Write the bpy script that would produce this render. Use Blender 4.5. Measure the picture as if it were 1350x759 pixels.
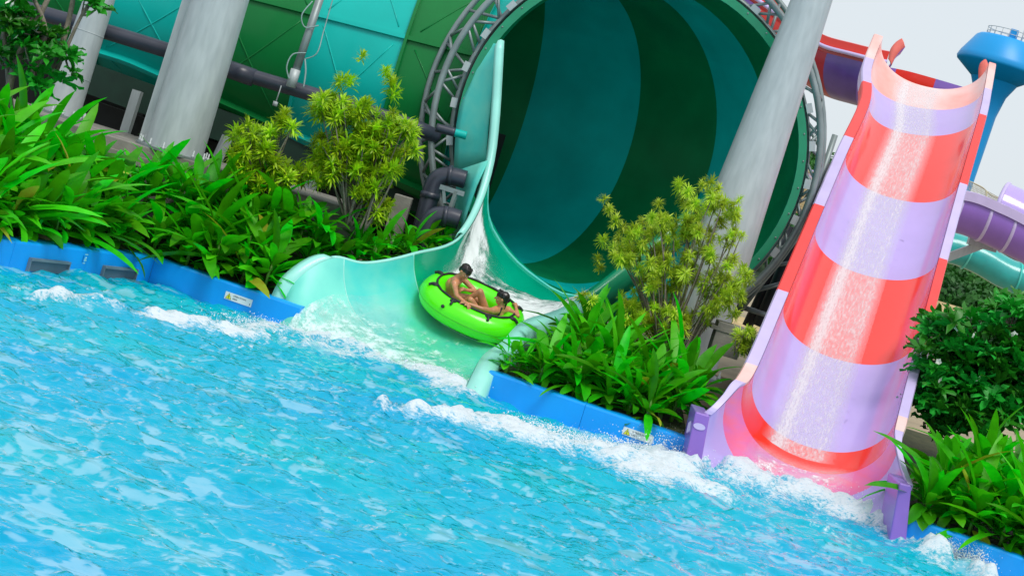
import bpy, bmesh, math, random
import numpy as np
from mathutils import Vector, Matrix, Quaternion, noise
random.seed(7); np.random.seed(7)
for o in list(bpy.data.objects): bpy.data.objects.remove(o)
SC = bpy.context.scene; COL = SC.collection
R = math.radians
# ------------------------------------------------------------------ camera
F = 2600.0; ROLL = R(17.0); PITCH = math.atan(170/F); CH = 3.5
cr, sr, cp, sp = math.cos(ROLL), math.sin(ROLL), math.cos(PITCH), math.sin(PITCH)
RIGHT = Vector((1,0,0)); UP = Vector((0,sp,cp)); FWD = Vector((0,cp,-sp))
xc = RIGHT*cr + UP*sr; yc = -RIGHT*sr + UP*cr; zc = -FWD
cam_d = bpy.data.cameras.new('camera'); cam = bpy.data.objects.new('camera', cam_d); COL.objects.link(cam)
cam_d.sensor_width = 36; cam_d.lens = F/1350*36; cam_d.clip_start = .3; cam_d.clip_end = 3000
m = Matrix((xc, yc, zc)).transposed().to_4x4(); m.translation = Vector((0,0,CH)); cam.matrix_world = m
SC.camera = cam
# ------------------------------------------------------------------ world, sun, exposure
SUN_EL, SUN_AZ = R(58), R(155)      # azimuth clockwise from +Y
W = bpy.data.worlds.new('World'); SC.world = W; W.use_nodes = True
nt = W.node_tree; nt.nodes.clear()
sky = nt.nodes.new('ShaderNodeTexSky'); sky.sky_type = 'NISHITA'; sky.sun_disc = False
sky.sun_elevation = SUN_EL; sky.sun_rotation = SUN_AZ; sky.dust_density = 3
mixn = nt.nodes.new('ShaderNodeMixRGB'); mixn.inputs[0].default_value = .88; mixn.inputs[2].default_value = (7.3,7.9,8.35,1)
bg = nt.nodes.new('ShaderNodeBackground'); bg.inputs[1].default_value = .107
wo = nt.nodes.new('ShaderNodeOutputWorld')
nt.links.new(sky.outputs[0], mixn.inputs[1]); nt.links.new(mixn.outputs[0], bg.inputs[0]); nt.links.new(bg.outputs[0], wo.inputs[0])
sd = bpy.data.lights.new('sun','SUN'); sd.energy = 1.95; sd.angle = R(24); sd.color = (1,.96,.9)
so = bpy.data.objects.new('sun', sd); COL.objects.link(so)
sdir = Vector((math.sin(SUN_AZ)*math.cos(SUN_EL), math.cos(SUN_AZ)*math.cos(SUN_EL), math.sin(SUN_EL)))
so.rotation_euler = sdir.to_track_quat('Z','Y').to_euler(); so.location = (0,0,30)
SC.view_settings.view_transform = 'Standard'; SC.view_settings.look = 'None'
SC.view_settings.exposure = .06; SC.view_settings.gamma = 1
# ------------------------------------------------------------------ point helpers (surveyed image point -> place in the world)
def UVP(u, v, d):
    return Vector((0,0,CH)) + (FWD*F + RIGHT*u + UP*v)*(d/F)
def uv(px, py):
    dx, dy = px-675, py-379.5
    return dx*cr+dy*sr, dx*sr-dy*cr
def P(px, py, d):
    u, v = uv(px, py); return UVP(u, v, d)
def G(px, py, z=0):
    u, v = uv(px, py); d = FWD*F+RIGHT*u+UP*v
    return Vector((0,0,CH)) + d*((z-CH)/d.z)
# ------------------------------------------------------------------ materials
def srgb(r,g,b):
    f = lambda c: (c/255/12.92) if c/255 <= .04045 else ((c/255+.055)/1.055)**2.4
    return (f(r),f(g),f(b),1)
MATS = {}
def mat(name, col, rough=.4, metal=0, spec=.5, coat=0, var=.12, vscale=3, bump=0, bscale=40, col2=None, trans=0, streak=None, objrand=0, stretch=(1,1,1), emit=None):
    if name in MATS: return MATS[name]
    M = bpy.data.materials.new(name); M.use_nodes = True; t = M.node_tree; N = t.nodes; L = t.links
    b = N['Principled BSDF']
    if len(col)==3: col = (*col,1)
    tc = N.new('ShaderNodeTexCoord'); mp = N.new('ShaderNodeMapping'); mp.inputs['Scale'].default_value = stretch
    L.new(tc.outputs['Object'], mp.inputs[0])
    nz = N.new('ShaderNodeTexNoise'); nz.inputs['Scale'].default_value = vscale; nz.inputs['Detail'].default_value = 6
    L.new(mp.outputs[0], nz.inputs['Vector'])
    mr = N.new('ShaderNodeMapRange'); mr.inputs[1].default_value=.3; mr.inputs[2].default_value=.7
    L.new(nz.outputs[0], mr.inputs[0])
    mx = N.new('ShaderNodeMixRGB')
    c2 = col2 if col2 else tuple(c*(1-var*2) for c in col[:3])+(1,)
    if len(c2)==3: c2=(*c2,1)
    mx.inputs[1].default_value = c2; mx.inputs[2].default_value = col
    L.new(mr.outputs[0], mx.inputs[0]); out = mx.outputs[0]
    if objrand:
        oi = N.new('ShaderNodeObjectInfo'); hs = N.new('ShaderNodeHueSaturation')
        m1 = N.new('ShaderNodeMapRange'); m1.inputs[3].default_value=1-objrand; m1.inputs[4].default_value=1+objrand
        m2 = N.new('ShaderNodeMapRange'); m2.inputs[3].default_value=.5-.05*objrand; m2.inputs[4].default_value=.5+.02*objrand
        L.new(oi.outputs['Random'], m1.inputs[0]); L.new(oi.outputs['Random'], m2.inputs[0])
        L.new(m1.outputs[0], hs.inputs['Value']); L.new(m2.outputs[0], hs.inputs['Hue']); L.new(out, hs.inputs['Color']); out = hs.outputs[0]
    L.new(out, b.inputs['Base Color'])
    b.inputs['Roughness'].default_value = rough; b.inputs['Metallic'].default_value = metal
    b.inputs['Specular IOR Level'].default_value = spec
    b.inputs['Coat Weight'].default_value = coat; b.inputs['Coat Roughness'].default_value = .06
    if bump:
        bn = N.new('ShaderNodeTexNoise'); bn.inputs['Scale'].default_value = bscale; bn.inputs['Detail'].default_value=5
        bp = N.new('ShaderNodeBump'); bp.inputs['Strength'].default_value = bump; bp.inputs['Distance'].default_value=.02
        L.new(mp.outputs[0], bn.inputs['Vector']); L.new(bn.outputs[0], bp.inputs['Height']); L.new(bp.outputs[0], b.inputs['Normal'])
    if trans:
        tr = N.new('ShaderNodeBsdfTranslucent'); ms = N.new('ShaderNodeMixShader'); ms.inputs[0].default_value = trans
        L.new(out, tr.inputs[0]); L.new(b.outputs[0], ms.inputs[1]); L.new(tr.outputs[0], ms.inputs[2])
        L.new(ms.outputs[0], N['Material Output'].inputs[0])
    MATS[name] = M; return M
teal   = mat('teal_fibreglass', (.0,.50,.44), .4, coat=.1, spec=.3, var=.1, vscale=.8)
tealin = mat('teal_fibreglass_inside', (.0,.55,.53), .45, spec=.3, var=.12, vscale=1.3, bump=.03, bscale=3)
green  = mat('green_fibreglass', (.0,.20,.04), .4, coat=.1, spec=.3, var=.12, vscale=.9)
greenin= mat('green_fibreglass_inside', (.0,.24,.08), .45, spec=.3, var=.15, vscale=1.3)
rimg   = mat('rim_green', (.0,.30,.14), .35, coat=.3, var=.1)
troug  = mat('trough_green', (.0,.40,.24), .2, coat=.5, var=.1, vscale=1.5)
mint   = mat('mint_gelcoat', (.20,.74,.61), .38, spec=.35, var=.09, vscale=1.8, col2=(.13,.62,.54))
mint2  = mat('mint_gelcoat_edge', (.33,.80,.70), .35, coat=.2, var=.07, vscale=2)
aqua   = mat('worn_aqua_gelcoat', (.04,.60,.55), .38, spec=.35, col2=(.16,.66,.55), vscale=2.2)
redm   = mat('red_gelcoat', (.96,.04,.025), .16, coat=.25, spec=.5, var=.05, vscale=1.2)
redr   = mat('red_rail', (.98,.075,.07), .45, spec=.3, var=.05)
lav    = mat('lavender_gelcoat', (.52,.39,.80), .16, coat=.25, spec=.5, var=.05, vscale=1.2)
lavr   = mat('lavender_rail', (.60,.50,.82), .4, var=.05)
purp   = mat('purple_gelcoat', (.30,.15,.60), .3, coat=.1, var=.08, vscale=1.5)
pinkm  = mat('faded_pink_gelcoat', (.92,.16,.28), .25, coat=.15, col2=(.70,.18,.50), vscale=1.6, stretch=(1,1,4))
crest  = mat('bleached_crest_gelcoat', (.97,.36,.30), .35, coat=.3, col2=(.88,.68,.66), vscale=1.2)
galv   = mat('galvanised_steel', (.50,.54,.55), .5, metal=.2, col2=(.40,.44,.45), vscale=3.5, bump=.12, bscale=9, stretch=(3,3,.6))
galvd  = mat('truss_steel', (.30,.35,.35), .45, metal=.4, var=.15)
pvc    = mat('dark_pipe', (.045,.05,.075), .35, var=.15, vscale=4)
steelk = mat('dark_green_steel', (.004,.035,.02), .6, var=.2)
conc   = mat('concrete', (.30,.28,.25), .9, col2=(.17,.16,.14), vscale=3, bump=.3, bscale=30)
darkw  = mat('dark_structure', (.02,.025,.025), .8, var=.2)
bluew  = mat('blue_pool_paint', (.0,.36,.95), .38, coat=.1, col2=(.0,.29,.82), vscale=1.2, bump=.03, bscale=12)
bluet  = mat('blue_pool_coping', (.0,.22,.66), .4, var=.1)
blue2  = mat('blue_tower_paint', (.0,.33,.78), .4, var=.05, vscale=.3)
soil   = mat('soil', (.07,.075,.03), .95, col2=(.03,.04,.015), vscale=6, bump=.5, bscale=30)
sand   = mat('sandy_ground', (.42,.34,.22), .95, col2=(.30,.25,.17), vscale=1.5, bump=.3, bscale=20)
leafA  = mat('leaf_green', (.045,.58,.005), .42, spec=.3, col2=(.012,.40,.003), vscale=5, trans=.42, objrand=.5)
leafB  = mat('leaf_fresh_green', (.08,.66,.006), .42, spec=.3, var=.15, vscale=5, trans=.3, objrand=.35)
leafY  = mat('leaf_yellowing', (.34,.56,.02), .45, col2=(.40,.30,.02), vscale=7, trans=.3, objrand=.2)
limeL  = mat('lime_foliage', (.58,.84,.012), .45, col2=(.16,.36,.01), vscale=9, trans=.35, objrand=.3)
oliveL = mat('olive_foliage', (.60,.78,.05), .45, col2=(.34,.52,.02), vscale=9, trans=.35, objrand=.3)
frangL = mat('frangipani_leaf', (.018,.36,.025), .4, spec=.4, col2=(.008,.22,.012), vscale=5, trans=.2, objrand=.45)
bark   = mat('bark', (.26,.22,.17), .85, col2=(.13,.11,.08), vscale=14, bump=.4, bscale=50)
petal  = mat('white_petal', (.85,.85,.75), .5, var=.03)
forestm= mat('forest_leaves', (.03,.19,.012), .6, col2=(.012,.08,.012), vscale=.25, trans=.2)
hillm  = mat('hill_ground', (.02,.06,.012), .9, var=.3, vscale=.3)
raftm  = mat('lime_vinyl', (.10,.90,.0), .25, coat=.2, var=.03, spec=.5)
strapm = mat('black_strap', (.015,.018,.022), .6, var=.1)
skin   = mat('skin', (.66,.29,.14), .3, col2=(.44,.21,.12), vscale=12, spec=.4)
cabm   = mat('grey_cable', (.32,.45,.45), .5)
hair   = mat('dark_wet_hair', (.018,.012,.011), .3, var=.2, vscale=60, stretch=(1,1,4))
cloth  = mat('dark_swimwear', (.02,.02,.03), .6)
whitep = mat('sign_white', (.82,.83,.83), .4, var=.02)
yell   = mat('sign_yellow', (.85,.80,.02), .4, var=.02)
blackp = mat('sign_black', (.03,.03,.04), .5, var=.02)
ltblue = mat('marker_light_blue', (.35,.75,.9), .5, var=.05)
grill  = mat('grey_vent', (.17,.23,.27), .5, var=.15)
netm   = mat('tan_net', (.60,.55,.36), .8, var=.1)
thatch = mat('thatch', (.55,.42,.22), .9, col2=(.36,.27,.13), vscale=5, bump=.4, bscale=25)
tealt  = mat('teal_tube', (.02,.42,.40), .3, coat=.4, var=.1)
# ------------------------------------------------------------------ object helpers
def tagit(o, label=None, cat=None, group=None, kind=None):
    if label: o['label']=label
    if cat: o['category']=cat
    if group: o['group']=group
    if kind: o['kind']=kind
    return o
def empty(name, loc, label=None, cat=None, group=None, rz=0):
    o = bpy.data.objects.new(name, None); COL.objects.link(o); o.location = loc; o.rotation_euler=(0,0,rz); o.empty_display_size=.2
    return tagit(o, label, cat, group)
def wloc(o):
    v = Vector((0,0,0))
    while o: v += o.location; o = o.parent
    return v
def mk(name, geo, m, parent=None, label=None, cat=None, group=None, kind=None, smooth=True, solid=0, bevel=0, local=False, off=0, autos=False):
    V, Fc = geo
    me = bpy.data.meshes.new(name)
    if parent is not None and not local:
        w = wloc(parent); V = [Vector(v)-w for v in V]
    me.from_pydata([tuple(v) for v in V], [], Fc); me.update()
    if smooth: me.polygons.foreach_set('use_smooth', [True]*len(me.polygons))
    mm = m if isinstance(m, (list,tuple)) else [m]
    for x in mm: me.materials.append(x)
    o = bpy.data.objects.new(name, me); COL.objects.link(o)
    if parent is not None: o.parent = parent
    tagit(o, label, cat, group, kind)
    if solid:
        s = o.modifiers.new('s','SOLIDIFY'); s.thickness = solid; s.offset = off; s.use_rim = name not in ('slide_section','flume_section','trough_section')
    if bevel:
        s = o.modifiers.new('b','BEVEL'); s.width = bevel; s.segments = 2; s.limit_method='ANGLE'
    return o
def inst(src, name, parent, loc=(0,0,0), rot=(0,0,0), sc=1):
    o = bpy.data.objects.new(name, src); COL.objects.link(o); o.parent = parent
    o.location = loc; o.rotation_euler = rot
    o.scale = (sc,sc,sc) if not hasattr(sc,'__len__') else sc
    return o
def join(*geos):
    V=[];Fc=[]
    for v,f in geos:
        n=len(V); V += list(v); Fc += [tuple(i+n for i in q) for q in f]
    return V,Fc
def box(c, s, rz=0, rot=None):
    c=Vector(c); hx,hy,hz = s[0]/2,s[1]/2,s[2]/2
    Rm = rot if rot is not None else Matrix.Rotation(rz,3,'Z')
    V=[c+Rm@Vector((x*hx,y*hy,z*hz)) for x,y,z in ((-1,-1,-1),(1,-1,-1),(1,1,-1),(-1,1,-1),(-1,-1,1),(1,-1,1),(1,1,1),(-1,1,1))]
    return V,[(0,3,2,1),(4,5,6,7),(0,1,5,4),(1,2,6,5),(2,3,7,6),(3,0,4,7)]
def bar(a, b, w, h):
    a,b=Vector(a),Vector(b); d=b-a; q=d.to_track_quat('X','Z').to_matrix()
    return box((a+b)/2,(d.length,w,h),rot=q)
def tube(path, rad, n=10, closed=False, caps=True):
    path=[Vector(p) for p in path]; k=len(path)
    rads = rad if hasattr(rad,'__len__') else [rad]*k
    V=[];Fc=[]; prev=None
    for i,p in enumerate(path):
        if closed: t=(path[(i+1)%k]-path[i-1]).normalized()
        else: t=(path[min(i+1,k-1)]-path[max(i-1,0)]).normalized()
        if prev is None:
            a = Vector((0,0,1)) if abs(t.z)<.9 else Vector((1,0,0)); nx = t.cross(a).normalized()
        else:
            nx=(prev-t*prev.dot(t)).normalized()
        prev=nx; ny=t.cross(nx)
        for j in range(n):
            an=2*math.pi*j/n; V.append(p+(nx*math.cos(an)+ny*math.sin(an))*rads[i])
    K = k if closed else k-1
    for i in range(K):
        for j in range(n):
            a=i*n+j; b=i*n+(j+1)%n; c=((i+1)%k)*n+(j+1)%n; d=((i+1)%k)*n+j
            Fc.append((a,b,c,d))
    if caps and not closed:
        Fc.append(tuple(range(n))[::-1]); Fc.append(tuple(range((k-1)*n,k*n)))
    return V,Fc
def cat_pt(p, t):
    n=len(p)-1; i=min(int(t),n-1); f=t-i
    p0,p1,p2,p3=p[max(i-1,0)],p[i],p[i+1],p[min(i+2,n)]
    return .5*((2*p1)+(p2-p0)*f+(2*p0-5*p1+4*p2-p3)*f*f+(3*p1-p0-3*p2+p3)*f**3)
def spline(p, per=6, closed=False):
    p=[Vector(x) for x in p]; out=[]
    for i in range((len(p)-1)*per+1): out.append(cat_pt(p,i/per))
    return out
def resample(p, n):
    L=[0]
    for i in range(1,len(p)): L.append(L[-1]+(p[i]-p[i-1]).length)
    out=[];j=0
    for k in range(n):
        t=L[-1]*k/(n-1)
        while j<len(p)-2 and L[j+1]<t: j+=1
        s=(t-L[j])/max(L[j+1]-L[j],1e-9); out.append(p[j].lerp(p[j+1],s))
    return out
def gridgeo(rows, flip=False):
    n=len(rows[0]); V=[p for r in rows for p in r]; Fc=[]
    for i in range(len(rows)-1):
        for j in range(n-1):
            q=(i*n+j,i*n+j+1,(i+1)*n+j+1,(i+1)*n+j); Fc.append(q[::-1] if flip else q)
    return V,Fc
def loft(secs, nacross=28, per=8):
    """secs: list of polylines of Vectors -> dense grid, row index = section*per"""
    S=[resample(spline(s,6),nacross) for s in secs]
    rows=[]
    for i in range((len(S)-1)*per+1):
        rows.append([cat_pt([s[j] for s in S], i/per) for j in range(nacross)])
    return rows
def lathe(prof, c, n=32):
    V=[];Fc=[]; c=Vector(c)
    for r,z in prof:
        for j in range(n):
            a=2*math.pi*j/n; V.append(c+Vector((r*math.cos(a),r*math.sin(a),z)))
    for i in range(len(prof)-1):
        for j in range(n):
            Fc.append((i*n+j,i*n+(j+1)%n,(i+1)*n+(j+1)%n,(i+1)*n+j))
    return V,Fc
def ico(c, r, sub=1):
    bm=bmesh.new(); bmesh.ops.create_icosphere(bm,subdivisions=sub,radius=1)
    V=[Vector(c)+Vector((v.co.x*r[0],v.co.y*r[1],v.co.z*r[2])) if hasattr(r,'__len__') else Vector(c)+v.co*r for v in bm.verts]
    Fc=[tuple(v.index for v in f.verts) for f in bm.faces]; bm.free(); return V,Fc
def text_geo(s, size, o, ex, ez, nrm):
    cu=bpy.data.curves.new('t','FONT'); cu.body=s; cu.size=size; cu.extrude=.0008; cu.resolution_u=2
    ob=bpy.data.objects.new('t',cu); COL.objects.link(ob)
    dg=bpy.context.evaluated_depsgraph_get(); me=bpy.data.meshes.new_from_object(ob.evaluated_get(dg))
    V=[o+ex*v.co.x+ez*v.co.y+nrm*v.co.z for v in me.vertices]; Fc=[tuple(p.vertices) for p in me.polygons]
    bpy.data.objects.remove(ob); bpy.data.curves.remove(cu); bpy.data.meshes.remove(me); return V,Fc

# ================================================================== GROUND
mk('ground', ([(-900,33.9,-1.5),(900,33.9,-1.5),(900,33.9,.88),(-900,33.9,.88),(900,1500,.88),(-900,1500,.88)],[(0,1,2,3),(3,2,4,5)]), sand, kind='structure', smooth=False)
mk('pool_floor', ([(-60,-40,-1.4),(60,-40,-1.4),(60,34,-1.4),(-60,34,-1.4)],[(0,1,2,3)]), bluew, kind='structure')
# ================================================================== POOL WALL
ZT=.38
def wall(pts, label, ext0=0, ext1=0):
    a=[G(x,y,ZT) for x,y in pts]
    if ext0: a[0]=a[0]+(a[0]-a[1]).normalized()*ext0
    if ext1: a[-1]=a[-1]+(a[-1]-a[-2]).normalized()*ext1
    w=empty('pool_wall',(a[0].x,a[0].y,0),label,'pool wall')
    for i in range(len(a)-1):
        d=(a[i+1]-a[i]); L=d.length; e=d.normalized(); nrm=Vector((-e.y,e.x,0))
        if nrm.y<0: nrm=-nrm
        ns=max(1,round(L/1.9)); 
        for k in range(ns):
            p=a[i]+d*(k/ns); q=a[i]+d*((k+1)/ns)-e*.006
            V=[];prof=[(0,-1.2),(0,ZT-.035),(.012,ZT-.01),(.035,ZT),(.16,ZT+.004),(.17,ZT-.01),(.17,-1.2)]
            rows=[[Vector((s.x,s.y,0))+nrm*o+Vector((0,0,z)) for o,z in prof] for s in (p,q)]
            g=gridgeo(rows); n=len(prof); g=(g[0],g[1]+[tuple(range(n)),tuple(range(n,2*n))[::-1]])
            mk('wall_panel',g,bluew,w,smooth=False)
            mk('coping',box((p+q)/2+nrm*.25+Vector((0,0,-.055)),((q-p).length,.16,.11),math.atan2(e.y,e.x)),bluet,w,smooth=False)
    return w,a
wl,aL=wall([(0,315),(205,339),(370,395)],'blue painted pool wall left of the mint flume mouth, bent in the middle',ext0=5,ext1=.35)
wm,aM=wall([(645,488),(905,577)],'blue painted pool wall between the mint flume and the striped slide')
wr,aR=wall([(1185,676),(1350,735)],'blue painted pool wall right of the striped slide, under the hedge',ext1=6)
def wall_frame(a,i,t):
    d=a[i+1]-a[i]; e=d.normalized(); p=a[i]+d*t; n=Vector((e.y,-e.x,0)); 
    if n.y>0:n=-n
    return p,e,n
def wall_t(a,i,px,py):   # parameter on wall segment nearest to an image column
    best=None
    for k in range(201):
        t=k/200; p=a[i].lerp(a[i+1],t); v=p-Vector((0,0,CH)); d=v.dot(FWD); u=v.x*F/d; w=v.dot(UP)*F/d
        uu,_=uv(px,py)
        if best is None or abs(u-uu)<best[0]: best=(abs(u-uu),t)
    return best[1]
def sign(a,i,px,py,label,txt2,ztop=.26):
    t=wall_t(a,i,px,py); p,e,n=wall_frame(a,i,t); o=Vector((p.x,p.y,0))+n*.004+e*0
    Z=Vector((0,0,1)); w,h=.46,.115; z0=ztop-h
    s=empty('warning_sign',o+Z*z0,label,'sign','warning plates on the blue pool wall')
    c=o+e*w/2+Z*(z0+h/2)+n*.004
    rot=Matrix((e,-n,Z)).transposed()
    s=mk('plate',box(c,(w,.008,h),rot=rot),whitep,s,smooth=False)
    f=n*.0085
    tri=[o+f+e*x+Z*(z0+y) for x,y in ((.02,.015),(.115,.015),(.0675,.1))]; tri2=[v+n*.003 for v in tri]
    mk('warning_triangle',(tri+tri2,[(3,4,5),(0,1,4,3),(1,2,5,4),(2,0,3,5)]),yell,s,smooth=False)
    g=join(box(o+n*.0125+e*.0675+Z*(z0+.055),(.010,.002,.035),rot=rot),box(o+n*.0125+e*.0675+Z*(z0+.027),(.011,.002,.010),rot=rot),
           bar(o+n*.012+e*.02+Z*(z0+.015),o+n*.012+e*.115+Z*(z0+.015),.002,.004),bar(o+n*.012+e*.02+Z*(z0+.015),o+n*.012+e*.0675+Z*(z0+.1),.002,.004),bar(o+n*.012+e*.115+Z*(z0+.015),o+n*.012+e*.0675+Z*(z0+.1),.002,.004))
    mk('exclamation_mark',g,blackp,s,smooth=False)
    mk('lettering',join(text_geo('OPERATIONAL',.034,o+n*.0095+e*.135+Z*(z0+.068),e,Z,n),text_geo(txt2,.034,o+n*.0095+e*.135+Z*(z0+.026),e,Z,n)),blackp,s,smooth=False)
    mk('small_mark',box(o+n*.0095+e*.43+Z*(z0+.035),(.008,.002,.03),rot=rot),blackp,s,smooth=False)
sign(aL,1,295,395,'white plate with yellow warning triangle on the wall left of the mint flume','AREA',.24)
sign(aM,0,819,576,'white plate with yellow warning triangle just above the foam beside the striped slide','AREA',.25)
def vent(a,i,px0,px1,py,label):
    t0=wall_t(a,i,px0,py);t1=wall_t(a,i,px1,py); p,e,n=wall_frame(a,i,t0); q,_,_=wall_frame(a,i,t1); L=(q-p).length; Z=Vector((0,0,1)); rot=Matrix((e,-n,Z)).transposed()
    s=empty('wall_vent',(p.x,p.y,.05),label,'vent','grey vents in the left pool wall')
    o=Vector((p.x,p.y,0))
    mk('hood',box(o+e*L/2+n*.03+Z*.155,(L,.06,.035),rot=rot),grill,s,smooth=False)
    mk('face',box(o+e*L/2+n*.012+Z*.06,(L*.98,.024,.15),rot=rot),mat('vent_dark',(.09,.14,.19),.5),s,smooth=False)
    for k in range(2): mk('side_rim',box(o+e*(L*k)+n*.028+Z*.06,(.02,.05,.18),rot=rot),grill,s,smooth=False)
vent(aL,0,35,88,350,'grey vent at the waterline near the left edge')
vent(aL,0,133,177,360,'grey vent at the waterline nearer the bend in the wall')
t=wall_t(aL,0,112,345); p,e,n=wall_frame(aL,0,t); o=Vector((p.x,p.y,0)); Z=Vector((0,0,1))
s=empty('wall_marking',o+Z*.1,'small light blue painted marking between the two grey vents','marking')
rot=Matrix((e,-n,Z)).transposed()
mk('printed_symbol',join(box(o+n*.003+Z*.30,(.07,.004,.018),rot=rot),ico(o+n*.004+Z*.25,(.018,.006,.018)),box(o+n*.003+Z*.22-e*.01,(.03,.004,.05),rot=rot),box(o+n*.003+Z*.215+e*.02,(.03,.004,.025),rot=rot),box(o+n*.003+Z*.17-e*.01,(.06,.004,.015),rot=rot)),ltblue,s,smooth=False)
mk('printed_bar',box(o+n*.003+Z*.23-e*.06,(.025,.004,.1),rot=rot),bluet,s,smooth=False)

# ================================================================== WATER
def polydist(X,Y,pts):
    D=np.full(X.shape,1e9); T=np.zeros(X.shape); W_=np.zeros(X.shape)
    for i in range(len(pts)-1):
        x0,y0,w0=pts[i]; x1,y1,w1=pts[i+1]; dx,dy=x1-x0,y1-y0; l2=dx*dx+dy*dy
        t=np.clip(((X-x0)*dx+(Y-y0)*dy)/l2,0,1); d=np.hypot(X-x0-t*dx,Y-y0-t*dy); w=w0+(w1-w0)*t
        k=d/w; up=k<D; D=np.where(up,k,D)
    return D
def vnoise(X,Y,seed=0,oct=4):
    out=np.zeros(X.shape); amp=1; tot=0
    rs=np.random.RandomState(seed)
    for o in range(oct):
        N=256; tab=rs.rand(N,N)
        x=X+rs.rand()*50+500; y=Y+rs.rand()*50+500
        xi=np.floor(x).astype(int); yi=np.floor(y).astype(int); fx=x-xi; fy=y-yi
        fx=fx*fx*(3-2*fx); fy=fy*fy*(3-2*fy)
        a=tab[xi%N,yi%N]; b=tab[(xi+1)%N,yi%N]; c=tab[xi%N,(yi+1)%N]; d=tab[(xi+1)%N,(yi+1)%N]
        out+=amp*((a*(1-fx)+b*fx)*(1-fy)+(c*(1-fx)+d*fx)*fy); tot+=amp; amp*=.5; X=X*2.03; Y=Y*2.03
    return out/tot
xs=np.arange(-9.5,9.5001,.036); ys=[9.0]
while ys[-1]<29.9: ys.append(ys[-1]+.0018*ys[-1]+.003)
ys=np.array(ys); X,Y=np.meshgrid(xs,ys)
rs=np.random.RandomState(3); H=np.zeros(X.shape)
wx=X+.5*(vnoise(X*.35,Y*.35,11,3)-.5)*2; wy=Y+.5*(vnoise(X*.35,Y*.35,12,3)-.5)*2
sm=lambda a,b,x:(lambda t:t*t*(3-2*t))(np.clip((x-a)/(b-a),0,1))
# calm slicks lie between patches of steep ripples
calm=sm(.522,.595,vnoise(wx*2.6+1.0*wy,wy*3.3,61,4)*.50+vnoise(wx*8+2*wy,wy*9,62,3)*.50+.16*(vnoise(X*.4,Y*.45,63,2)-.5)-.012*np.clip((Y-20)/8,0,1))
rip=1-calm
big=np.zeros(X.shape); mid=np.zeros(X.shape)
for k in range(90):
    lam=.16*(9**(rs.rand()**1.2)); th=R(90)+rs.randn()*R(38); kk=2*math.pi/lam; ph=rs.rand()*6.28
    w_=np.sin(kk*(wx*math.cos(th)+wy*math.sin(th))+ph)
    if lam>.55: big+=.0052*lam**.95*w_
    else: mid+=.0085*lam**.95*w_
def ridge(sx,sy,seed):
    n=vnoise(wx*sx+.35*wy,wy*sy,seed,2); return 1-np.abs(2*n-1)**1.15-.6
H+=big+mid*(.3+.7*rip)+(.035*ridge(1.2,1.3,51))+(.045*ridge(2.4,2.6,52)+.035*ridge(5,5.6,53)+.014*ridge(10,11,54))*(.25+.75*rip)
H-=H.mean()
def gp(l): return [(G(x,y).x,G(x,y).y,w) for x,y,w in l]
fA=gp([(45,392,.10),(110,400,.28),(230,425,.38),(300,438,.5),(370,446,.75),(430,452,.95),(500,468,.95),(560,490,.8),(615,522,.45)])
fB=gp([(500,538,.12),(580,550,.35),(660,566,.55),(740,590,.75),(820,612,.95),(880,622,1.2),(950,628,1.35),(1010,640,1.35),(1090,664,1.2),(1160,692,.7),(1225,735,.3),(1300,765,.25)])
fC=gp([(1228,736,.35),(1270,750,.6),(1320,770,.35)])
dA,dB,dC=polydist(X,Y,fA),polydist(X,Y,fB),polydist(X,Y,fC)
D=np.minimum(np.minimum(dA,dB),dC)
n1=vnoise(X*2.2,Y*1.6,31,5); n2=vnoise(X*7,Y*5,32,4); n3=vnoise(X*16,Y*11,33,3)
foam=np.clip(1.12-D*.62,0,1.0)+ (n1-.5)*2.2*np.exp(-D*.5)+ (n2-.5)*.8*np.exp(-D*.4)-.12
foam=np.where(D<4.5,foam,-1)
far=np.clip((Y-17)/8,0,1)
specks=(vnoise(X*2.4+2*n2,Y*1.5,41,4)-.60)*5*far + (n3-.5)*1.2*far-.25
foam=np.clip(np.maximum(foam,specks*.55),0,1)
core=np.clip(1.15-D,0,1)
dB3=np.clip(1.1-dB,0,1); dA3=np.clip(1.1-dA,0,1)
H+=foam*(.02+.03*n2)
lump=np.clip(foam*1.5-.1,0,1)
H+=lump*(core**1.2*(.07*n1+.03*n2+.006*n3) + dB3**1.5*.09*(n1+.3)+ np.clip((X-2.2)/1.2,0,1)*dB3**1.3*(.16*n1+.05*n2) + dA3**1.5*.04)
# swell behind the tide line
V=np.stack([X,Y,H],-1).reshape(-1,3); ny,nx=X.shape
idx=np.arange(ny*nx).reshape(ny,nx)
q=np.stack([idx[:-1,:-1],idx[:-1,1:],idx[1:,1:],idx[1:,:-1]],-1).reshape(-1,4)
me=bpy.data.meshes.new('pool_water'); me.vertices.add(len(V)); me.vertices.foreach_set('co',V.ravel())
me.loops.add(q.size); me.loops.foreach_set('vertex_index',q.ravel().astype(np.int32))
me.polygons.add(len(q)); me.polygons.foreach_set('loop_start',np.arange(0,q.size,4,dtype=np.int32)); me.polygons.foreach_set('loop_total',np.full(len(q),4,dtype=np.int32))
me.polygons.foreach_set('use_smooth',np.ones(len(q),dtype=bool)); me.update(calc_edges=True)
at=me.attributes.new('foam','FLOAT','POINT'); at.data.foreach_set('value',foam.ravel().astype(np.float32))
at=me.attributes.new('ripple','FLOAT','POINT'); at.data.foreach_set('value',rip.ravel().astype(np.float32))
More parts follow.
